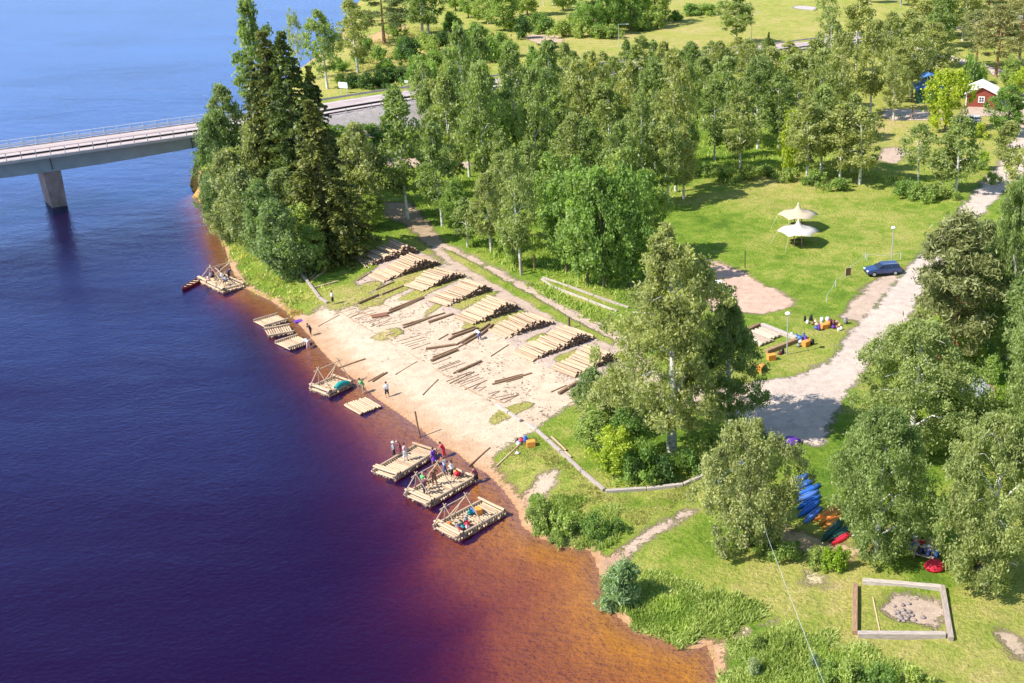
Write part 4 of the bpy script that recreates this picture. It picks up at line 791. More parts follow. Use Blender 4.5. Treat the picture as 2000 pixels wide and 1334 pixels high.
# ------------------------------------------------------------------ log piles
PILES = [((728.4, 518.9), (819, 492), 1.25), ((749, 552), (863, 516), 1.3), ((824, 571), (907, 540), 1.0), ((872.6, 599), (962, 566), 0.95), ((926, 635), (1018, 602), 1.15), ((985, 663), (1083, 632), 0.95), ((1041, 707), (1160, 661), 1.1), ((1122, 737), (1215, 697), 1.0)]
LL, LD = 3.5, 0.25
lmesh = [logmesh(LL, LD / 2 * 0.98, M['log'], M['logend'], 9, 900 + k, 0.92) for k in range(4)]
allsites = []; restV = []; q = random.Random(3)
for pi, (A_, B_, Hh) in enumerate(PILES):
    a = G3(*A_); b = G3(*B_); ax = (b - a); Lp = ax.length; ax.z = 0; ax.normalize(); ld = Vector((-ax.y, ax.x, 0))  # logs point away, towards upper left
    z0 = min(a.z, b.z); n = int(Lp / (LD * 1.0)); ntop = {}
    for lay in range(12):
        for i in range(n):
            t = (i + 0.5 * (lay % 2)) / n; hh = Hh * (min(1, t / 0.72) ** (0.75 + 0.15 * (pi % 4)) if t < 0.72 else max(0.0, (1 - t) / 0.28) ** 0.8) + q.uniform(-.16, .16) + .12 * math.sin(pi * 2.1 + t * 9) + (0.16 if lay == 0 else 0)
            if (lay + 0.5) * LD * 0.84 > hh + 0.1: continue
            gx = a.x + ax.x * Lp * t; gy = a.y + ax.y * Lp * t
            hb = hz(gx, gy) if lay == 0 else None
            base = z0 + (b.z - a.z) * t
            c = Vector((gx, gy, base + LD * 0.5 + lay * LD * 0.84)) + ld * (LL / 2) + ld * q.uniform(-.22, .22)
            allsites.append([pi, c, ld, lay, i]); ntop[(i)] = max(ntop.get(i, -1), lay)
    for s in allsites:
        if s[0] == pi and len(s) == 5: s.append(s[3] >= ntop[s[4]] - (0 if s[3] % 2 else 0))
tops = sorted([s for s in allsites if s[5]], key=lambda s: s[1].y)[:296]; topid = set(id(s) for s in tops); rank = {}
for pi in range(len(PILES)):
    for k, s in enumerate(sorted([s for s in tops if s[0] == pi], key=lambda s: s[1].x)): rank[id(s)] = k
for s in tops:
    o = link('pile_log', q.choice(lmesh), None, s[1]); flip = q.random() < .5
    o.rotation_euler = (q.uniform(0, 6.28), q.uniform(-.012, .012), math.atan2(s[2].y, s[2].x) + (math.pi if flip else 0) + q.uniform(-.03, .03)); o.scale = (q.uniform(.95, 1.06), *([q.uniform(.85, 1.12)] * 2))
    tag(o, f"top log of the {ORD[s[0]]} pile from the far end, {ORD[rank[id(s)]]} from its beach end", 'log', f"logs on top of the {ORD[s[0]]} pile")
mb = MB()
for s in allsites:
    if id(s) in topid: continue
    r_ = LD / 2 * q.uniform(.85, 1.1); L = LL * q.uniform(.95, 1.06); e1 = s[1] - s[2] * L / 2; e2 = s[1] + s[2] * L / 2; n0 = len(mb.v)
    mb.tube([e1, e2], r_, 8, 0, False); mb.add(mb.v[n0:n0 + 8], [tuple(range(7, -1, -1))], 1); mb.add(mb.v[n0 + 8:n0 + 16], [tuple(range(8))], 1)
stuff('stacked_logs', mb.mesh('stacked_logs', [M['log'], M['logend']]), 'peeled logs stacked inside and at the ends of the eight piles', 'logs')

# ------------------------------------------------------------------ rafts
def raft(corners, label, layers=1, rails=True, ends=True, frame=False, zt=0.30, group='log rafts moored along the beach', nd=None, tiltpoles=0):
    """corners: left, near, right, far in photo pixels at deck level"""
    c = [at(x, y, zt) for x, y in corners]; mid = (c[0] + c[1] + c[2] + c[3]) / 4
    u = ((c[2] - c[1]) + (c[3] - c[0])) / 2; L = u.length; u.normalize(); v = Vector((-u.y, u.x, 0)); W = (((c[3] - c[2]) + (c[0] - c[1])) / 2).dot(v)
    o = thing('log_raft', label, 'raft', (mid.x, mid.y, 0), math.atan2(u.y, u.x), group); q = random.Random(int(corners[0][0]))
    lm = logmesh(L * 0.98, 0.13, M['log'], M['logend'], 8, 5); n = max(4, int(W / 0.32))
    if layers > 1:
        for k in range(n): b = link('float_log', lm, o, (q.uniform(-.15, .1), -W / 2 + W * (k + .5) / n, zt - 0.34)); b.rotation_euler.x = q.uniform(0, 6)
    wm = logmesh(W * 1.04, 0.115, M['log'], M['logend'], 8, 6); n = nd or int(L / 0.25)
    for k in range(n):
        b = link('deck_log', wm, o, (-L / 2 + L * (k + .5) / n, q.uniform(-.12, .12), zt - 0.11)); b.rotation_euler = (q.uniform(0, 6), 0, math.pi / 2 + (math.pi if q.random() < .5 else 0)); b.scale = (q.uniform(.96, 1.03), 1, 1)
    if rails:
        rm = logmesh(L * 1.04, 0.12, M['log'], M['logend'], 8, 7)
        for s in (-1, 1): b = link('side_rail', rm, o, (0, s * W * 0.44, zt + 0.12)); b.rotation_euler.x = q.uniform(0, 6)
    if ends:
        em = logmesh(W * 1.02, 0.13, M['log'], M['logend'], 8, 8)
        for s in (-1, 1): b = link('end_rail', em, o, (s * L * 0.455, 0, zt + (0.34 if rails else .12))); b.rotation_euler.z = math.pi / 2
        b = link('end_rail', em, o, (-L * 0.40, 0, zt + (0.34 if rails else .12))); b.rotation_euler.z = math.pi / 2
    if frame:
        f0, f1 = frame; hf = 2.3
        pl = lambda p, q_, r_=0.06: MB().tube([p, q_], [r_, r_ * .8], 6)
        for x in (f0, f1):
            for s in (-1, 1): pl((x - s * .25, s * W * 0.44, zt + .2), (x + s * .05, -s * 0.12, zt + hf + 0.35)).obj('frame_leg', M['log'], o)
            pl((x + .9 * (1 if x == f0 else -1), W * 0.44, zt + .2), (x, 0, zt + hf)).obj('brace', M['log'], o)
        pl((f0 - .5, 0, zt + hf), (f1 + .5, 0, zt + hf + .05), .055).obj('ridge_pole', M['log'], o)
    o['L'] = L; o['W'] = W
    return o
def on(rf, x, y, z=0.32):  # point on raft deck, fractions of length and width
    return rf.matrix_basis @ Vector((x * rf['L'] / 2, y * rf['W'] / 2, z))
r1 = raft([(730, 916), (770, 938), (852, 884), (815, 868)], 'raft with three people aboard, farthest of the three big rafts', 2)
r2 = raft([(793, 963), (834, 989), (927, 937), (885, 912)], 'crowded raft with leaning pole frame, middle of the three big rafts', 2, frame=(-2.5, -0.1))
r3 = raft([(850, 1024), (890, 1056), (991, 999), (938, 978)], 'nearest raft carrying a pole frame and heaps of luggage', 2, frame=(-2.4, -0.2))
r4 = raft([(672, 788.5), (699, 808), (744, 791), (715, 774)], 'bare flat raft of parallel logs with no frame on it', 1, False, False, zt=.22)
r5 = raft([(606, 755), (640, 773), (686, 750), (655, 736)], 'raft with two pole tripods and a green tarp bundle', 2, frame=(-1.3, 1.3))
r6 = raft([(498, 625), (515, 640), (559, 626), (545, 612)], 'small bare raft with rails, farthest of three side by side', 1, True, False, zt=.25)
r7 = raft([(518, 643), (523, 658), (573, 650), (566, 633)], 'small raft with upright planking, middle of three side by side', 1, True, False, zt=.25)
r8 = raft([(540, 667), (562, 683), (605, 668), (583, 653)], 'small raft with a bent person working, nearest of three side by side', 1, True, False, zt=.25)
r9 = raft([(398, 542), (421, 574), (466, 560), (442, 532)], 'crowded raft off the promontory with a red canoe tied behind', 2, frame=(-1.0, 1.6))
for i, (x0, y0, x1, y1, h0, h1) in enumerate([(420, 523, 461, 558, 1.6, .5), (427, 560, 440, 530, .5, 2.0), (418, 567, 432, 524, .5, 1.9)]):
    a = at(x0, y0, h0); b = at(x1, y1, h1); tag(MB().tube([a, b], [.07, .05], 6).obj('leaning_pole', M['log']), f"leaning pole on the promontory raft, {ORD[i]} from the left", 'pole', 'leaning poles on the promontory raft')

# ------------------------------------------------------------------ boats
def hull(L, W, H, open_=False, ns=13, flip=False):
    vs = []; fs = []; nr = 9
    for i in range(ns):
        t = -1 + 2 * i / (ns - 1); w_ = W / 2 * max(0.02, (1 - abs(t) ** 2.3)) ; sh = 0.10 * t * t * H * 3
        for k in range(nr):
            a = math.pi * k / (nr - 1); vs.append((t * L / 2, -math.cos(a) * w_, H - math.sin(a) ** 0.7 * H * (1 - 0.25 * abs(t) ** 3) + (sh if k in (0, nr - 1) else 0)))
    for i in range(ns - 1):
        for k in range(nr - 1): a = i * nr + k; fs.append((a, a + 1, a + nr + 1, a + nr))
    if not open_:
        for i in range(ns): t = -1 + 2 * i / (ns - 1); vs.append((t * L / 2, 0, H * (1.18 + .1 * t * t)))
        c = ns * nr
        for i in range(ns - 1): fs.append((i * nr, (i + 1) * nr, c + i + 1, c + i)); fs.append(((i + 1) * nr + nr - 1, i * nr + nr - 1, c + i, c + i + 1))
    if flip: vs = [(x, -y, -z + H * 1.15) for x, y, z in vs]
    return vs, fs
def boat(px0, py0, px1, py1, W, mat, label, name='kayak', cat='kayak', group=None, z=None, flip=True, open_=False, H=0.36):
    a = at(px0, py0, z) if z is not None else G3(px0, py0); b = at(px1, py1, z) if z is not None else G3(px1, py1)
    L = (b - a).length; d = (b - a).normalized(); o = thing(name, label, cat, (a + b) / 2 + Vector((0, 0, -.04)), math.atan2(d.y, d.x), group)
    vs, fs = hull(L, W, H, open_, flip=flip and not open_); m = MB(); m.add(vs, fs, 0, True); hm = m.obj('hull', M[mat], o)
    if open_:
        md = hm.modifiers.new('thick', 'SOLIDIFY'); md.thickness = 0.025
        for k, x in enumerate((-.62, -.3, 0.02, .32, .62)): MB().box((x * L / 2, 0, H * 0.88), (0.2, W * (1 - abs(x) ** 2.3) * .96, 0.04)).obj('seat' if k % 2 else 'thwart', M['ctan'], o)
    elif flip:
        MB().tube([(-L * .42, 0, H * 1.14), (0, 0, H * 1.165), (L * .42, 0, H * 1.14)], 0.02, 5).obj('keel_strip', M['cblack'], o)
    return o
boat(356, 569, 397, 545, 0.95, 'cdred', 'dark red open canoe with pale seats tied behind the promontory raft', 'canoe', 'canoe', None, -0.05, False, True, .42)
kb = 'upturned kayaks and canoes between the willows'
for i, (x0, y0, x1, y1) in enumerate([(1544, 946, 1578, 929), (1550, 958, 1591, 939), (1553, 970, 1603, 949), (1552, 982, 1600, 961), (1557, 996, 1603, 970), (1559, 1011, 1602, 979), (1570, 1024, 1604, 993)]):
    boat(x0, y0, x1, y1, .72, 'cblue' if i % 3 else 'cblue2', f"blue kayak upside down, {ORD[i]} from the far end of the blue row", group=kb)
for i, (x0, y0, x1, y1) in enumerate([(1590, 1019, 1642, 985), (1599, 1026, 1648, 994), (1606, 1036, 1645, 1008)]):
    boat(x0, y0, x1, y1, .6, 'corange', f"orange kayak under the birch, {ORD[i]} from the blue ones", group=kb)
boat(1604, 1061, 1647, 1015, .8, 'cgreen', 'dark green canoe upside down, the one beside the orange kayaks', 'canoe', 'canoe', kb)
boat(1620, 1059, 1664, 1027, .8, 'cgreen', 'dark green canoe upside down, the one beside the red kayak', 'canoe', 'canoe', kb)
boat(1624, 1067, 1666, 1041, .6, 'cred', 'bright red kayak at the near end of the boat row', group=kb)
boat(1380, 955, 1420, 925, .8, 'cpale', 'pale canoe upside down half hidden left of the spreading willow', 'canoe', 'canoe')
boat(1425, 923, 1452, 902, .8, 'cpale', 'pale canoe nose showing behind the spreading willow', 'canoe', 'canoe')
boat(388, 352, 418, 336, 1.1, 'cblack', 'small dark rowing boat beached below the bridge', 'rowing_boat', 'boat')

# ------------------------------------------------------------------ people
def person(pos, rz, top, legs, label, pose='stand', hair='hair_d', hat=None, s=1.0, group=None, arms=None, dress=False):
    o = thing('person', label, 'person', pos, rz, group); o.scale = (s, s, s)
    bend = {'stand': 0.05, 'bend': 1.15, 'lean': 0.45, 'sit': 0.2, 'crouch': 0.7, 'kneel': 0.25}[pose]
    hipz = {'sit': 0.5, 'crouch': 0.42, 'kneel': 0.48}.get(pose, 0.92 if pose != 'bend' else 0.86); pel = Vector((0, 0, hipz))
    sp_ = Vector((math.sin(bend), 0, math.cos(bend))); chest = pel + sp_ * 0.30; neck = pel + sp_ * 0.52
    hd = (sp_ * 0.6 + Vector((0.25 if pose != 'stand' else .08, 0, 0.6))).normalized(); head = neck + hd * 0.17; crown = neck + hd * 0.25
    vs = [pel, chest, neck - sp_ * .04, neck + hd * .05, head, crown]; es = [(0, 1), (1, 2), (2, 3), (3, 4), (4, 5)]; rs = [.135, .15, .085, .05, .095, .075]
    cl_l = MB(); arm_pts = []; leg_pts = []
    for sd in (-1, 1):
        hip = pel + Vector((0, sd * .09, -.04))
        if pose == 'stand' or pose == 'lean': k = Vector((.03 + .05 * sd, sd * .11, .48)); an = Vector((-.03 + .10 * sd, sd * .12, .08)); to = an + Vector((.15, 0, -.05))
        elif pose == 'bend': k = Vector((.02, sd * .13, .46)); an = Vector((-.02 + .08 * sd, sd * .15, .08)); to = an + Vector((.15, 0, -.05))
        elif pose == 'sit': k = Vector((.42, sd * .12, .5)); an = Vector((.45, sd * .12, .08)); to = an + Vector((.14, 0, -.04))
        elif pose == 'crouch': k = Vector((.36, sd * .16, .50)); an = Vector((.12, sd * .14, .08)); to = an + Vector((.15, 0, -.05))
        else: k = Vector((.25 if sd > 0 else .1, sd * .12, .46 if sd > 0 else .06)); an = Vector((.22 if sd > 0 else -.3, sd * .12, .07)); to = an + Vector((.14, 0, -.03))
        b = len(vs); vs += [hip, k, an, to]; es += [(0, b), (b, b + 1), (b + 1, b + 2), (b + 2, b + 3)]; rs += [.10, .065, .042, .035]; leg_pts.append([hip, k, an])
        sh = neck - sp_ * .07 + Vector((0, sd * .17, 0))
        am = arms or ('down' if pose in ('stand',) else 'reach')
        if am == 'down': el = sh + Vector((.0, sd * .08, -.27)); wr = el + Vector((.10, 0, -.22)); hn = wr + Vector((.03, 0, -.08)); fdir = Vector((.15, 0, -1))
        elif am == 'hips': el = sh + Vector((-.05, sd * .2, -.2)); wr = el + Vector((.12, -sd * .14, -.14)); hn = wr + Vector((.05, -sd * .03, -.04)); fdir = Vector((.8, -sd * .4, -.4))
        elif am == 'up': el = sh + Vector((.08, sd * .16, .12)); wr = el + Vector((.05, -sd * .06, .22)); hn = wr + Vector((.02, -sd * .03, .08)); fdir = Vector((.1, 0, 1))
        else: el = sh + Vector((.14, sd * .05, -.23)); wr = el + Vector((.17, -sd * .03, -.16)); hn = wr + Vector((.06, 0, -.05)); fdir = Vector((.7, 0, -.6))
        b = len(vs); vs += [sh, el, wr, hn]; es += [(2, b), (b, b + 1), (b + 1, b + 2), (b + 2, b + 3)]; rs += [.062, .042, .028, .032]; arm_pts.append([sh, el, wr])
        fdir.normalize(); side = fdir.cross(Vector((0, 1, 0))).normalized()
        for f_ in range(5):
            off = side * ((f_ - 1.5) * .018) if f_ < 4 else -side * .045
            b2 = len(vs); l_ = (.07, .08, .075, .06, .05)[f_]; dr = fdir if f_ < 4 else (fdir - side).normalized()
            vs += [hn + off + dr * l_ * .5, hn + off + dr * l_ + Vector((0, -sd * .012, 0))]; es += [(b + 3, b2), (b2, b2 + 1)]; rs += [.009, .007]
    b = len(vs); vs.append(head + Vector((.11, 0, -.01))); es.append((4, b)); rs.append(.014)
    me = bpy.data.meshes.new('body'); me.from_pydata([tuple(v) for v in vs], es, []); me.update(); me.materials.append(M['skin'])
    bo_ = link('body', me, o); sk = bo_.modifiers.new('skin', 'SKIN')
    for i, r_ in enumerate(rs): me.skin_vertices[0].data[i].radius = (r_, r_)
    me.skin_vertices[0].data[0].use_root = True; sk.branch_smoothing = .6; ss = bo_.modifiers.new('sub', 'SUBSURF'); ss.levels = ss.render_levels = 1
    m = MB(); m.tube([pel - sp_ * .05, pel + sp_ * .15, chest, neck - sp_ * .09, neck - sp_ * .02], [.155, .15, .175, .165, .08], 10)
    for p_ in arm_pts: m.tube([p_[0] + (chest - p_[0]) * .2, p_[0], p_[0].lerp(p_[1], .75)], [.08, .085, .065], 8)
    m.obj('shirt', M[top], o)
    m = MB()
    if dress: m.tube([pel + sp_ * .08, pel - Vector((0, 0, .2)), pel - Vector((0, 0, .42))], [.16, .21, .26], 12)
    else:
        m.tube([pel + sp_ * .06, pel - Vector((0, 0, .08))], [.16, .15], 10)
        for p_ in leg_pts: m.tube([p_[0] + Vector((0, 0, .03)), p_[0].lerp(p_[1], .55), p_[1], p_[1].lerp(p_[2], .25 if legs in ('cblack', 'ckhaki') else .8)], [.115, .095, .085, .07], 8)
    m.obj('skirt' if dress else 'trousers', M[legs], o)
    hc = head + hd * .03 - Vector((.02, 0, 0))
    m = MB(); m.lathe([(.098, -.06), (.108, .0), (.095, .055), (.05, .095), (.0, .11)], 10, hc); m.obj('hair', M[hair], o)
    if hat: m = MB(); m.lathe([(.17, .02), (.16, .035), (.10, .04), (.095, .11), (.06, .135), (.0, .14)], 12, hc); m.obj('hat', M[hat], o)
    return o
def P3(px, py, z=None): return at(px, py, z) if z is not None else G3(px, py)
person(P3(757, 776), 2.5, 'cwhite', 'cblack', 'person in a white shirt standing alone on the wet sand', s=1.03)
person(P3(711, 767, .02), 3.6, 'cgrn', 'ckhaki', 'person in a green shirt bending beside the raft with the tarp', 'lean', s=1.05)
person(P3(608, 656), 4.0, 'cblack', 'cblack', 'dark-clothed person leaning at the water edge by the small rafts', 'lean')
person(P3(651, 594), 3.3, 'cwhite', 'cblack', 'person in white top and dark shorts standing at the far end of the yard', s=1.03)
person(P3(937, 664), 2.6, 'cwhite', 'cblueden', 'crouching worker in white and blue among the heap of logs', 'bend')
person(P3(603, 681, -.1), 2.6, 'cpale', 'cpink', 'person in pale clothes bending over the nearest of the three small rafts', 'bend')
person(on(r1, .06, .1), 3.0, 'cpink', 'cwhite', 'person in pink top and white shorts standing mid-deck on the farthest big raft', s=1.02)
person(on(r1, .08, 1.1, .1), 3.4, 'cgrey', 'cblack', 'person in a white cap at the far rail of the farthest big raft', hat='cwhite', arms='hips')
person(on(r1, .42, 1.25, -.1), 4.2, 'cmaroon', 'cmaroon', 'person in maroon swimwear behind the farthest big raft', 'lean', 'hair_l')
person(at(848.5, 908, -.25), 2.6, 'cpurple', 'cpurple', 'person in purple standing in the water by the farthest big raft', s=1.05, dress=True)
person(at(868, 893, -.15), 3.3, 'cred', 'cred', 'person in bright red standing in the shallow water', 'lean')
person(on(r2, -.62, .1), .9, 'cmaroon', 'cnavy', 'person in maroon top under the pole frame of the middle raft', 'lean')
person(on(r2, -.45, .45), 1.2, 'cgrn', 'cnavy', 'person in green top and fair hair on the middle raft', hair='hair_l')
person(on(r2, -.05, .35), 2.2, 'cbrown', 'cbrown', 'person in brown on the middle raft facing the pole frame', arms='hips', s=1.05)
person(on(r2, .62, .75), 3.0, 'cpale', 'cblueden', 'person in pale blue with raised arms at the shore end of the middle raft', arms='up')
person(on(r2, .55, .05), 3.4, 'cwhite', 'cblack', 'person in a white vest and dark shorts on the middle raft', arms='up', s=1.04)
person(at(932, 944, -.15), 3.0, 'cmaroon', 'cblack', 'dark-haired person wading beside the shore end of the middle raft', 'lean', s=1.05)
for i, (x, y, a_, t_, l_, ps, lab) in enumerate([(-.75, .2, 3.6, 'cpink', 'ctan', 'sit', 'person in pink at the stern of the promontory raft by the canoe'), (-.3, .5, 1.0, 'cgrey', 'cblack', 'sit', 'person in grey sitting on the promontory raft'), (.1, .7, 2.0, 'cmaroon', 'cblack', 'sit', 'person in maroon sitting on the promontory raft'), (.35, .2, 2.6, 'cwhite', 'cblueden', 'sit', 'person in white sitting mid-deck on the promontory raft'),
                                       (.1, -.35, 4.6, 'cpale', 'cblack', 'sit', 'person in pale blue sitting at the near rail of the promontory raft'), (.7, .6, .5, 'cblack', 'cblack', 'stand', 'person in black standing at the shore end of the promontory raft'), (.85, .1, .2, 'cnavy', 'cblack', 'lean', 'person in navy bending at the shore end of the promontory raft')]):
    person(on(r9, x, y), a_, t_, l_, lab, ps, group='people on the promontory raft')
# picnic table and groups by the right-hand birch
def table(px, py, rz, label, s=1.0, mat='plank'):
    o = thing('picnic_table', label, 'table', G3(px, py), rz); o.scale = (s, s, s)
    MB().box((0, 0, .74), (1.8, .75, .05)).obj('tabletop', M[mat], o)
    for sd in (-1, 1): MB().box((0, sd * .68, .44), (1.8, .28, .05)).obj('bench_seat', M[mat], o)
    for sx in (-.65, .65):
        for sd in (-1, 1): MB().tube([(sx, sd * .7, 0), (sx, sd * .25, .73)], .045, 5).obj('leg', M[mat], o)
    return o
table(1806, 1085, -.5, 'wooden picnic table in the shade of the wide weeping birch')
pt = G3(1806, 1085)
for i, (dx, dy, a_, t_, l_, h_, lab) in enumerate([(-1.25, .5, -.5, 'cblue', 'cblueden', None, 'person in bright blue at the left end of the picnic table'), (-.75, 1.1, -1.8, 'cpink', 'cbrown', 'cwhite', 'person in pink with a white hat behind the picnic table'), (-.1, .9, -1.9, 'cred', 'cbrown', None, 'person in red behind the picnic table'), (.6, .7, -2.0, 'ctan', 'cbrown', 'ctan', 'person in tan with a tan hat behind the picnic table'),
        (-.5, -.5, 1.1, 'cnavy', 'cnavy', None, 'person in navy on the near bench of the picnic table, left one'), (.1, -.75, 1.1, 'cblueden', 'cnavy', 'cwhite', 'person in denim blue with white hat on the near bench'), (.75, -1.0, 1.1, 'cblue2', 'cnavy', None, 'person in light blue on the near bench of the picnic table, right one'), (1.5, .9, 3.0, 'cwhite', 'ctan', 'cwhite', 'person in white with a straw hat right of the picnic table')]):
    x, y = pt.x + dx * .9, pt.y + dy * .9; person(Vector((x, y, hz(x, y))), a_, t_, l_, lab, 'sit', hat=h_, group='people at the picnic table')
for x, y, a_, t_, h_, lab in [(1905, 1122, 1.0, 'cblack', 'cblack', 'person in black sitting on the grass near the right edge'), (1921, 1116, 2.0, 'cmagenta', None, 'person in magenta sitting on the grass near the right edge'), (1916, 1108, -1.5, 'cpale', None, 'person in pale blue sitting behind the magenta one'), (1935, 1110, 3.6, 'cpale', 'cpale', 'person in pale hat sitting at the far right of the grass group'), (1923, 1131, 2.0, 'cwhite', None, 'person in white sitting nearest on the grass at the right')]:
    person(G3(x, y), a_, t_, 'cgrey', lab, 'sit', hat=h_, group='people sitting on the grass')

# ------------------------------------------------------------------ bags, crates, gear
def bag(pos, s, mat, label, kind='backpack', rz=0.0, group=None):
    o = thing({'backpack': 'backpack', 'barrel': 'barrel', 'crate': 'crate', 'sack': 'dry_bag', 'drum': 'white_container'}[kind], label, {'backpack': 'backpack', 'barrel': 'barrel', 'crate': 'crate', 'sack': 'bag', 'drum': 'container'}[kind], pos, rz, group); s *= .66 if kind == 'crate' else .78; o.scale = (s, s, s)
    if kind == 'backpack':
        m = MB(); m.lathe([(.02, 0), (.20, .03), (.24, .2), (.21, .5), (.14, .66), (.02, .7)], 10, sy=.75); m.obj('sack', M[mat], o); MB().box((.17, 0, .22), (.14, .24, .24), bev=.04).obj('pocket', M['cblack'], o); MB().box((0, 0, .69), (.3, .26, .1), bev=.04).obj('lid', M[mat], o)
    elif kind == 'barrel':
        m = MB(); m.lathe([(.0, 0), (.22, 0), (.25, .08), (.25, .5), (.22, .58), (.0, .58)], 12); m.obj('drum', M[mat], o); MB().lathe([(.23, .58), (.23, .63), (.0, .64)], 12).obj('lid', M['cblack'], o)
    elif kind == 'crate':
        m = MB(); w_, d_, h_ = .75, .55, .5
        for sy in (-1, 1): m.box((0, sy * (d_ / 2), h_ / 2), (w_, .03, h_))
        for sx in (-1, 1): m.box((sx * (w_ / 2), 0, h_ / 2), (.03, d_ - .034, h_ - .004))
        m.box((0, 0, .03), (w_ - .04, d_ - .04, .03)); m.obj('box', M[mat], o); MB().box((.03, .0, h_ + .02), (w_ + .03, d_ + .03, .04), bev=.01).obj('lid', M[mat], o)
    elif kind == 'sack':
        m = MB(); m.lathe([(.02, 0), (.2, .05), (.26, .18), (.2, .34), (.06, .42), (.09, .5)], 9, sx=1.3); m.obj('sack', M[mat], o); MB().lathe([(.065, .41), (.065, .44)], 8).obj('strap', M['cblack'], o)
    else:
        m = MB(); m.lathe([(.0, 0), (.2, .02), (.22, .1), (.22, .4), (.12, .5), (.05, .52), (.05, .58), (.0, .58)], 10); m.obj('drum', M[mat], o); MB().lathe([(.06, .55), (.06, .6), (0, .61)], 8).obj('cap', M['cblue'], o)
    return o
G1 = 'luggage heap beyond the lamp post'
for i, (x, y, s, mt, kd) in enumerate([(1577, 632, 1.1, 'cwhite', 'drum'), (1572, 627, 1.1, 'cblack', 'backpack'), (1584, 626, 1.2, 'cblack', 'backpack'), (1588, 634, 1.1, 'cbrown', 'sack'), (1593, 630, 1.1, 'ctan', 'sack'), (1596, 636, 1.2, 'ctan', 'sack'), (1600, 645, 1.2, 'cpurple', 'backpack'), (1594, 643, 1.2, 'cblueden', 'sack'), (1605, 628, 1.3, 'cwhite', 'drum'), (1616, 627, 1.3, 'cwhite', 'drum'), (1610, 641, 1.5, 'corange', 'crate'), (1616, 636, 1.3, 'corange', 'crate'), (1622, 633, 1.2, 'cmaroon', 'backpack'), (1629, 635, 1.2, 'cmaroon', 'backpack'), (1634, 633, 1.1, 'cpink', 'sack'), (1628, 641, 1.1, 'cpurple', 'sack'), (1635, 641, 1.1, 'cbrown', 'sack'), (1638, 646, .9, 'cwhite', 'drum'), (1643, 644, 1.0, 'cwhite', 'drum'), (1651, 632, 1.4, 'cgrey', 'backpack'), (1640, 637, 1.0, 'cyellow', 'sack'), (1605, 634, 1.2, 'ckhaki', 'sack')]):
    nm = {'cwhite': 'white', 'cblack': 'black', 'cbrown': 'brown', 'ctan': 'tan', 'cpurple': 'purple', 'cblueden': 'denim blue', 'corange': 'orange', 'cmaroon': 'maroon', 'cpink': 'pink', 'cgrey': 'grey', 'cyellow': 'yellow', 'ckhaki': 'khaki'}[mt]
    bag(G3(x, y), s, mt, f"{nm} {dict(drum='container', backpack='backpack', sack='bag', crate='crate', barrel='barrel')[kd]} in the luggage heap beyond the lamp post, {ORD[i]} piece", kd, i * 1.3, G1)
G2 = 'luggage heap at the corner of the plank stack'
for i, (x, y, s, mt, nm, kd) in enumerate([(1546, 656, 1.0, 'cwhite', 'white', 'drum'), (1556, 660, 1.3, 'cblue', 'blue', 'sack'), (1562, 663, 1.3, 'cblue2', 'light blue', 'sack'), (1570, 661, 1.2, 'cblueden', 'dark blue', 'backpack'), (1564, 670, 1.2, 'cpale', 'pale blue', 'sack'), (1573, 667, 1.2, 'cpurple', 'purple', 'backpack'), (1574, 675, 1.6, 'corange', 'orange', 'crate'), (1581, 668, 1.2, 'cyellow', 'yellow', 'sack'), (1560, 677, 1.1, 'cgrey', 'grey', 'sack'), (1587, 673, 1.2, 'cblack', 'black', 'backpack'), (1579, 671, 1.4, 'corange', 'orange', 'sack')]):
    bag(G3(x, y), s, mt, f"{nm} {dict(drum='container', backpack='backpack', sack='bag', crate='crate')[kd]} in the heap at the corner of the plank stack, {ORD[i]} piece", kd, i * 1.7, G2)
bag(G3(1506, 702), 1.7, 'corange', 'orange crate standing between the lamp post and the huge birch', 'crate', .4)
bag(G3(1487, 724), 1.7, 'corange', 'orange crate nearest the drooping birch foliage', 'crate', .9)
bag(G3(1523, 692), 1.1, 'cmaroon', 'red-brown bag on the grass left of the lamp post foot', 'sack', .4); bag(G3(1529, 690), 1.0, 'cblack', 'small black backpack left of the lamp post foot', 'backpack', .4)
bag(G3(1037, 871), 1.5, 'corange', 'orange crate on the grass beside the beach edging', 'crate', .3)
bag(G3(1019, 863), 1.2, 'cred', 'red bag beside the orange crate by the beach edging', 'sack', .3); bag(G3(1027, 864), 1.2, 'cblue', 'blue backpack beside the orange crate by the beach edging', 'backpack', .3); bag(G3(1013, 869), 1.2, 'cwhite', 'white bag beside the red one by the beach edging', 'sack', 1.2); bag(G3(1011, 864), 1.0, 'cblack', 'black bag behind the white one by the beach edging', 'sack', 1.2); bag(G3(1011, 887), .8, 'cwhite', 'white bag alone on the grass above the beach', 'sack')
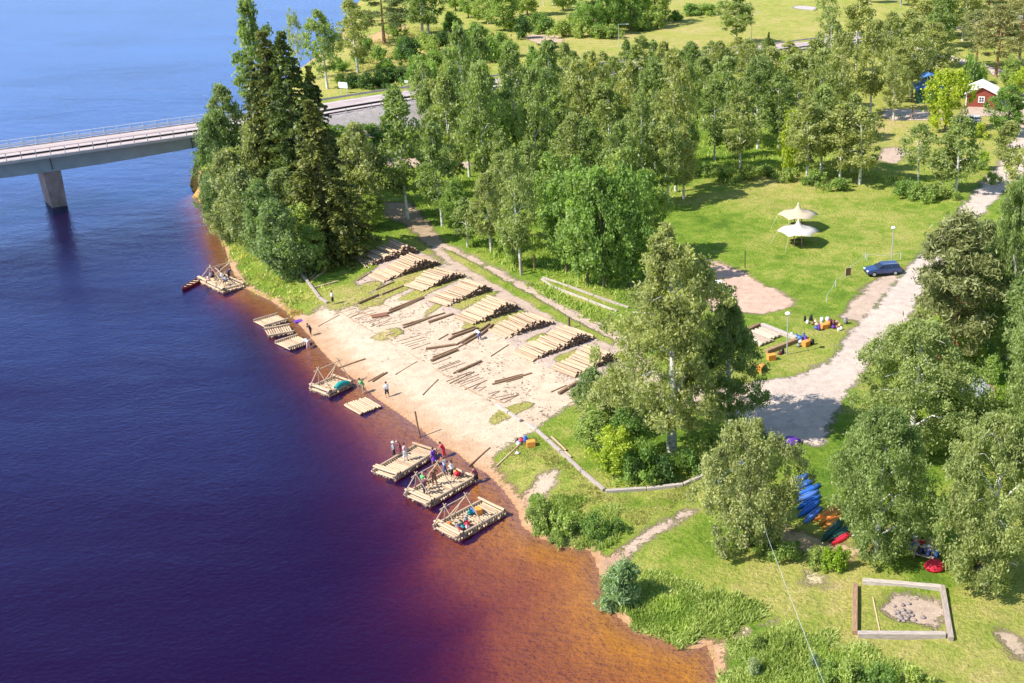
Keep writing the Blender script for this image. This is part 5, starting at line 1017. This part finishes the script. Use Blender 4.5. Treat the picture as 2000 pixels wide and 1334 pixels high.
for i, (x, y, s, mt, nm, kd) in enumerate([(.3, .3, 1.2, 'cblue', 'blue', 'sack'), (.2, .35, 1.2, 'cteal', 'teal', 'sack'), (.4, .1, 1.3, 'corange', 'orange', 'crate'), (.52, .35, 1.0, 'cwhite', 'white', 'sack'), (-.72, .3, 1.0, 'corange', 'orange', 'crate'), (-.62, -.3, 1.2, 'cblueden', 'dark blue', 'sack'), (-.52, -.45, 1.1, 'cteal', 'teal', 'sack'), (-.7, -.55, 1.2, 'cred', 'red', 'sack'), (-.32, -.4, 1.2, 'cred', 'red', 'sack'), (-.2, -.1, 1.0, 'cgrey', 'grey', 'backpack'), (-.38, .0, 1.1, 'ckhaki', 'khaki', 'sack'), (-.42, -.6, 1.0, 'cpink', 'pink', 'sack'), (.35, .45, 1.1, 'cblue2', 'light blue', 'sack')]):
    bag(on(r3, x, y, .3), s, mt, f"{nm} {dict(sack='bag', crate='crate', backpack='backpack')[kd]} on the nearest raft, {ORD[i]} piece of luggage", kd, i * 1.1, 'luggage on the nearest raft')
bag(on(r2, .78, .1, .3), 1.3, 'cred', 'red bag at the shore end of the middle raft', 'sack'); bag(on(r2, .85, .3, .3), 1.1, 'corange', 'orange bag at the shore end of the middle raft', 'sack')
m = MB(); m.tube([on(r5, -.3, -.85, .55), on(r5, .05, -.8, .7), on(r5, .4, -.8, .68), on(r5, .8, -.85, .5)], [.22, .32, .3, .2], 9)
tag(m.obj('tarp_bundle', M['cteal']), 'rolled teal tarp lying on the near rail of the tripod raft', 'tarp')
m = MB(); m.box((0, 0, .03), (1.1, .8, .06), bev=.02); tag(m.obj('purple_mat', M['cpurple'], None, G3(584, 627), .6), 'small violet mat on the wet sand above the small rafts', 'mat')
m = MB(); [m.box((0, (k - 2) * .2, .08), (1.9, .17, .16), bev=.03) for k in range(5)]; tag(m.obj('board_pallet', M['cbrown'], None, G3(741, 617), .5), 'red-brown pallet of boards on the sand among thin poles', 'pallet')
for i, (x0, y0, x1, y1) in enumerate([(738, 642, 762, 649), (752, 655, 769, 650), (758, 658, 772, 662)]): beam(x0, y0, x1, y1, .35, .08, f"short sawn board by the weeds on the beach edging, {ORD[i]} from the left", 'boards by the weeds', 'log', 'sawn_board', cat='board')
m = MB(); m.lathe([(.0, 0), (.65, 0), (.75, .25), (.4, .62), (.0, .7)], 9, sx=1.15); tag(m.obj('red_bundle', M['cred'], None, G3(1825, 1110), .3), 'bright red bundle on the grass beside the picnic table', 'bundle')
m = MB(); m.lathe([(.0, 0), (.7, 0), (.8, .3), (.5, .62), (.0, .7)], 9, sx=1.5); tag(m.obj('purple_tarp', M['cpurple'], None, G3(1541, 868), .3), 'violet tarp heap in the tree shade at the end of the drive', 'tarp')

# ------------------------------------------------------------------ canopies, lamps, posts, signs
def canopy(px, py, label, mat):
    base = G3(px, py); o = thing('canopy_tent', label, 'canopy', base, 0.0, 'canopy tents on the lawn'); m = MB(); n = 6; vs = []; fs = []; rings = [(0, 3.75), (.16, 3.5), (.42, 3.05), (.95, 2.62), (1.8, 2.36), (2.95, 2.22)]
    for j, (r_, z_) in enumerate(rings):
        for k in range(n * 4):
            th = 2 * math.pi * (k + .0) / (n * 4); cornr = max(0, math.cos(n * th)) ** 1; sec = math.cos(math.pi / n) / math.cos((th % (2 * math.pi / n)) - math.pi / n); rr = r_ * (1 if j < 2 else 1 + (sec - 1) * (j / 5)); vs.append((rr * math.cos(th), rr * math.sin(th), z_ - (0.0 if j < 4 else .08 * (j - 3) * cornr)))
    N = n * 4
    for j in range(len(rings) - 1):
        for k in range(N): fs.append((j * N + k, (j + 1) * N + k, (j + 1) * N + (k + 1) % N, j * N + (k + 1) % N))
    m.add(vs, fs, 0, True); c = m.obj('canvas_roof', M[mat], o); md = c.modifiers.new('t', 'SOLIDIFY'); md.thickness = .03
    for k in range(4): a = math.pi / 4 + k * math.pi / 2; MB().tube([(math.cos(a) * .75, math.sin(a) * .75, -.2), (math.cos(a) * .7, math.sin(a) * .7, 2.75)], .06, 6).obj('pole', M['plank'], o)
    for k in (3, 4):
        a = math.pi * k / 3; MB().tube([(math.cos(a) * 2.9, math.sin(a) * 2.9, 2.0), (math.cos(a) * 3.9, math.sin(a) * 3.9, 0)], .012, 5).obj('guy_rope', M['white'], o)
    MB().lathe([(.08, 3.62), (.09, 3.76), (.03, 3.86), (0, 3.87)], 8).obj('finial', M['white'], o)
canopy(1558, 446, 'cream star-shaped canopy tent, the farther of the two on the lawn', 'canvas'); canopy(1558, 479, 'white star-shaped canopy tent, the nearer of the two on the lawn', 'canvas2')
table(1557, 478, .2, 'dark picnic table under the nearer canopy tent', 1.0, 'barklog'); table(1557, 445, .2, 'dark picnic table under the farther canopy tent', 1.0, 'barklog')
def lamp(px, py, ytop, label, arm=0, group=None, globe=True):
    b = G3(px, py); d = ray(px, ytop); t = b.y / d[1]; H = CH + d[2] * t - b.z; o = thing('street_lamp', label, 'street lamp', b, 0, group)
    MB().tube([(0, 0, -.3), (0, 0, H)], [.08, .055], 8).obj('pole', M['steel'], o)
    if globe: MB().lathe([(.06, -.1), (.3, 0.02), (.33, .12), (.2, .25), (0, .3)], 12, (0, 0, H)).obj('lamp_head', M['white'], o)
    else: MB().tube([(0, 0, H - .05), (arm, 0, H)], .05, 6).obj('arm', M['steel'], o); MB().box((arm * 1.1, 0, H), (.8, .3, .15), bev=.04).obj('lamp_head', M['steel'], o)
lamp(1537, 692, 614, 'white globe-topped lamp post in front of the plank stack'); lamp(1741, 512, 446, 'white globe-topped lamp post behind the dark blue car')
lamp(1209, 92, 47, 'street lamp with side arm before the dark bushes of the field', 2.2, globe=False); lamp(1468, 80, 24, 'street lamp with side arm beside the dense field birch', 1.6, globe=False); lamp(1756, 50, 0, 'tall street lamp with cross arm near the top right', -2.5, globe=False); lamp(1766, 66, 30, 'short lamp post near the top right corner', -.6, globe=False)
lamp(1992, 145, 112, 'short lamp post at the right edge below the pines', -.5, globe=False)
def post(px, py, ytop, r, mat, label, name='wooden_post', cat='post', group=None):
    b = G3(px, py); d = ray(px, ytop); t = b.y / d[1]; H = CH + d[2] * t - b.z; o = tag(MB().tube([(0, 0, -.3), (0, 0, H - .1), (0, 0, H)], [r, r, r * .8], 8).obj(name, M[mat], None, b), label, cat, group); return o
post(1018, 538, 505, .16, 'beam', 'pale wooden post in the weeds, left of the pair', group='pair of posts in the weeds'); post(1044, 528, 498, .13, 'oldlog', 'reddish wooden post in the weeds, right of the pair', group='pair of posts in the weeds'); post(1112, 641, 619, .14, 'barklog', 'dark stump-like post between the log piles and the dirt track')
post(1455, 523, 489, .06, 'darksteel', 'dark volleyball post beside the gravel court', 'volleyball_post'); 
def fence(pts, label, h=.9):
    o = thing('rope_fence', label, 'fence', G3(*pts[0])); b0 = o.location; P = [G3(*p_) - b0 for p_ in pts]
    for p_ in P: MB().tube([p_ - Vector((0, 0, .2)), p_ + Vector((0, 0, h))], .04, 6).obj('post', M['paleblue'], o)
    for a, b in zip(P[:-1], P[1:]): MB().tube([a + Vector((0, 0, h - .05)), (a + b) / 2 + Vector((0, 0, h - .3)), b + Vector((0, 0, h - .05))], .015, 5).obj('rope', M['paleblue'], o)
fence([(1693, 509), (1759, 506)], 'pale rope fence sagging behind the dark blue car'); fence([(1615, 588), (1632, 560), (1660, 533), (1690, 506)], 'pale rope fence running across the lawn left of the car')
o = thing('notice_board', 'small brown notice board standing on the lawn by the rope fence', 'sign', G3(1656, 543), .5); MB().box((0, 0, .85), (.75, .06, 1.0)).obj('panel', M['cbrown'], o)
for sx in (-1, 1): MB().box((sx * .4, 0, .7), (.07, .07, 1.4)).obj('post', M['plank'], o)
def sign(px, py, w_, h_, hp, label, rz=0.1):
    o = thing('road_sign', label, 'sign', G3(px, py), rz); MB().box((0, 0, hp + h_ / 2), (w_, .06, h_)).obj('panel', M['white'], o)
    for sx in (-1, 1): MB().box((sx * w_ * .35, .08, (hp + h_) / 2), (.1, .1, hp + h_)).obj('post', M['steel'], o)
sign(672, 184, 2.4, 1.2, 1.4, 'white road sign seen from behind beside the bridge road', -.4); sign(1629, 66, 2.0, 2.0, 1.8, 'square white board standing in the field at the top')
sign(795, 176, .8, .6, 1.6, 'small white marker board behind the far guard rail')
# overhead cable
a = G3(1470, 1040) ; a.z = 4.2; b = at(1640, 1410, 4.5); mid = (a + b) / 2; mid.z -= .35
o = tag(MB().tube([a, a.lerp(mid, .5) - Vector((0, 0, .1)), mid, mid.lerp(b, .5) - Vector((0, 0, .1)), b], .011, 5).obj('overhead_cable', M['paleblue']), 'thin pale overhead cable running from the willow towards the camera', 'cable')

# ------------------------------------------------------------------ vehicles
def car(pos, rz, paint, label, s=1.0):
    o = thing('parked_car', label, 'car', pos, rz); o.scale = (s, s, s); W = .88
    prof = [(-2.3, .35), (-2.32, .75), (-2.2, .95), (-1.95, 1.38), (-1.7, 1.46), (-.3, 1.48), (.35, 1.36), (1.05, .98), (2.0, .82), (2.28, .66), (2.3, .35)]
    def body(pr, w0, w1, zsplit):
        vs = []
        for sd in (-1, 1):
            for x, z in pr: vs.append((x, sd * (w0 if z < zsplit else w1), z))
        n = len(pr); fs = [tuple(range(n - 1, -1, -1)), tuple(range(n, 2 * n))] + [(i, (i + 1) % n, n + (i + 1) % n, n + i) for i in range(n)]; return vs, fs
    lower = [(-2.3, .35), (-2.33, .75), (-2.22, .97), (1.05, .99), (2.0, .84), (2.28, .66), (2.3, .35)]
    m = MB(); m.add(*body(lower, W, W, 9)); bd = m.obj('body', M[paint], o); bv = bd.modifiers.new('b', 'BEVEL'); bv.width = .07; bv.segments = 2
    gl = [(-2.12, .97), (-1.9, 1.36), (-.3, 1.44), (.35, 1.33), (.98, .99)]
    vs = []
    for sd in (-1, 1):
        for x, z in gl: vs.append((x, sd * (W - .03 - (z - .97) * .42), z))
    n = 5; m = MB(); m.add(vs, [tuple(range(n - 1, -1, -1)), tuple(range(n, 2 * n))] + [(i, (i + 1) % n, n + (i + 1) % n, n + i) for i in range(n)]); m.obj('window', M['glass'], o)
    m = MB(); m.add([(-1.95, -.66, 1.37), (-1.95, .66, 1.37), (.3, .66, 1.37), (.3, -.66, 1.37), (-1.8, -.62, 1.47), (-1.8, .62, 1.47), (.15, .62, 1.47), (.15, -.62, 1.47)], [(4, 7, 6, 5), (0, 1, 5, 4), (1, 2, 6, 5), (2, 3, 7, 6), (3, 0, 4, 7)]); m.obj('roof', M[paint], o)
    for sd in (-1, 1):
        MB().tube([(-1.8, sd * .6, 1.52), (.1, sd * .6, 1.52)], .02, 5).obj('roof_rail', M['steel'], o)
        for x in (-1.0, -.1): MB().box((x, sd * .77, 1.16), (.07, .05, .42), rot=Matrix.Rotation(-sd * -.4, 3, 'X')).obj('pillar', M[paint], o)
        for x in (-1.4, 1.4):
            wq = MB(); wq.tube([(0, -.11, 0), (0, .11, 0)], .33, 16, sm=True); wh = wq.obj('wheel', M['rubber'], o, (x, sd * .80, .33)); MB().tube([(0, -.12, 0), (0, .12, 0)], .2, 10).obj('rim', M['steel'], wh)
        MB().box((2.2, sd * .62, .72), (.2, .36, .14), bev=.03).obj('headlight', M['white'], o); MB().box((-2.3, sd * .72, .88), (.08, .18, .28), bev=.01).obj('taillight', M['cred'], o); MB().box((.75, sd * .98, 1.02), (.14, .18, .12), bev=.03).obj('mirror', M[paint], o)
    MB().box((2.31, 0, .48), (.03, 1.1, .16)).obj('grille', M['cblack'], o)
    return o
a = G3(1697, 537); b = G3(1750, 533); d = (a - b).normalized(); car((a + b) / 2, math.atan2(d.y, d.x), 'navy', 'dark blue estate car parked on the grass beside the gravel drive', 1.02)
car(G3(1893, 240), 2.8, 'whitepaint', 'white car half hidden behind the dark tree by the cottage', 1.0)
car(G3(985, 172), .6, 'cblue', 'bright blue car glimpsed between the birches of the grove', 1.0)

# ------------------------------------------------------------------ cottage, sheds, playground
def cottage(px, py, L, W, H, rh, rz, wall, roofm, label, win=True, name='cottage'):
    o = thing(name, label, 'cottage' if name == 'cottage' else 'shed', G3(px, py) - Vector((0, 0, .1)), rz)
    m = MB(); m.box((0, 0, H / 2), (L, W, H)); m.add([(-L / 2, -W / 2, H), (-L / 2, W / 2, H), (-L / 2, 0, H + rh), (L / 2, -W / 2, H), (L / 2, W / 2, H), (L / 2, 0, H + rh)], [(0, 2, 1), (3, 4, 5), (0, 3, 5, 2), (1, 2, 5, 4)]); m.obj('wall', M[wall], o)
    ov = .45
    for sd in (-1, 1):
        y1 = sd * (W / 2 + ov); z1 = H - ov * rh / (W / 2); vs = [(-L / 2 - ov, 0, H + rh + .03), (L / 2 + ov, 0, H + rh + .03), (L / 2 + ov, y1, z1 + .03), (-L / 2 - ov, y1, z1 + .03)]; vs += [(x, y, z + .14) for x, y, z in vs]
        MB().add(vs, [(3, 2, 1, 0), (4, 5, 6, 7), (0, 1, 5, 4), (1, 2, 6, 5), (2, 3, 7, 6), (3, 0, 4, 7)]).obj('roof', M[roofm], o)
    if win:
        for wy in (0,):
            f = MB().box((-L / 2 - .03, wy, H * .62), (.07, 1.3, 1.3)).obj('window', M['white'], o)
            for a_ in (-1, 1):
                for b_ in (-1, 1): MB().box((-L / 2 - .075, wy + a_ * .25, H * .62 + b_ * .25), (.03, .38, .38)).obj('pane', M['glass'], f)
        for wy in (-W / 2, W / 2): MB().box((-L / 2 - .02, wy, H / 2), (.12, .2, H)).obj('corner_board', M['white'], o)
        f = MB().box((.5, -W / 2 - .03, H * .45), (.9, .07, 1.9)).obj('door', M['white'], o); MB().box((.8, -W / 2 - .09, H * .45), (.05, .05, .12)).obj('handle', M['darksteel'], f)
    return o
cottage(1916, 203, 8.5, 6.2, 3.0, 1.4, 1.35, 'red', 'white', 'small red cottage with white roof and white-framed window')
cottage(1812, 196, 6, 5, 2.8, 1.0, 1.5, 'cgreen', 'croof', 'teal shed with blue roof, tree shade darkened into its wall colour', False, 'garden_shed')  # dark wall material stands in for the deep shade under the trees
cottage(1812, 172, 5, 4, 2.6, .8, 1.5, 'cblueden', 'croof', 'blue-roofed shed behind the teal shed', False, 'garden_shed')
cottage(1882, 792, 3.2, 2.8, 1.9, .5, .6, 'plank', 'steel', 'small grey-roofed shed half hidden among the right-hand trees', False, 'garden_shed')
o = thing('swing_frame', 'wooden playground swing frame on the sand patch near the cottage', 'swing', G3(1800, 232), -.3)
for x in (-1.9, 1.9):
    for sd in (-1, 1): MB().tube([(x, sd * 1.2, 0), (x, 0, 2.6)], .09, 6).obj('leg', M['oldlog'], o)
MB().tube([(-2.4, 0, 2.6), (2.4, 0, 2.6)], .1, 6).obj('crossbar', M['log'], o)
for x in (-.8, .8):
    s_ = MB().box((x, 0, .5), (.5, .2, .05)).obj('seat', M['cblack'], o)
    for dx in (-.22, .22): MB().tube([(x + dx, 0, .5), (x + dx, 0, 2.55)], .015, 4).obj('chain', M['steel'], s_)
o = thing('climbing_pole', 'slanting pale log of the playground beside the swing', 'playground log', G3(1830, 228)); MB().tube([(-2.6, .4, 2.3), (3.2, -.6, .3)], .12, 7).obj('log', M['log'], o); MB().tube([(-1.6, .2, 0), (-1.6, .25, 2.1)], .09, 6).obj('support', M['oldlog'], o)
o = tag(MB().lathe([(0, .35), (.25, .35), (.28, .55), (.05, .8), (0, .82)], 8).lathe([(.08, 0), (.08, .36)], 6).obj('spring_toy', M['cgrn'], None, G3(1758, 230)), 'small green playground seat on the sand patch', 'spring seat')
# red gear seen through the birch and fallen trunk
for i, (x, y) in enumerate([(1832, 716), (1840, 722), (1848, 716), (1836, 706), (1846, 708), (1826, 712), (1852, 724)]):
    o = bag(G3(x, y), 2.0, 'cred', f"red bag seen through the birch leaves by the pine trunk, {ORD[i]} from the left", 'sack', i, 'red bags by the pine trunk')
beam(1876, 742, 1905, 752, .5, .5, 'brown log wall section under the right-hand trees, the farther one', 'log wall under the right-hand trees', 'oldlog'); beam(1906, 753, 1952, 768, .5, .5, 'brown log wall section under the right-hand trees, the nearer one', 'log wall under the right-hand trees', 'oldlog')
person(G3(1868, 690), 3.6, 'corange', 'cblueden', 'person in an orange top by the foot of the pine', s=1.05)
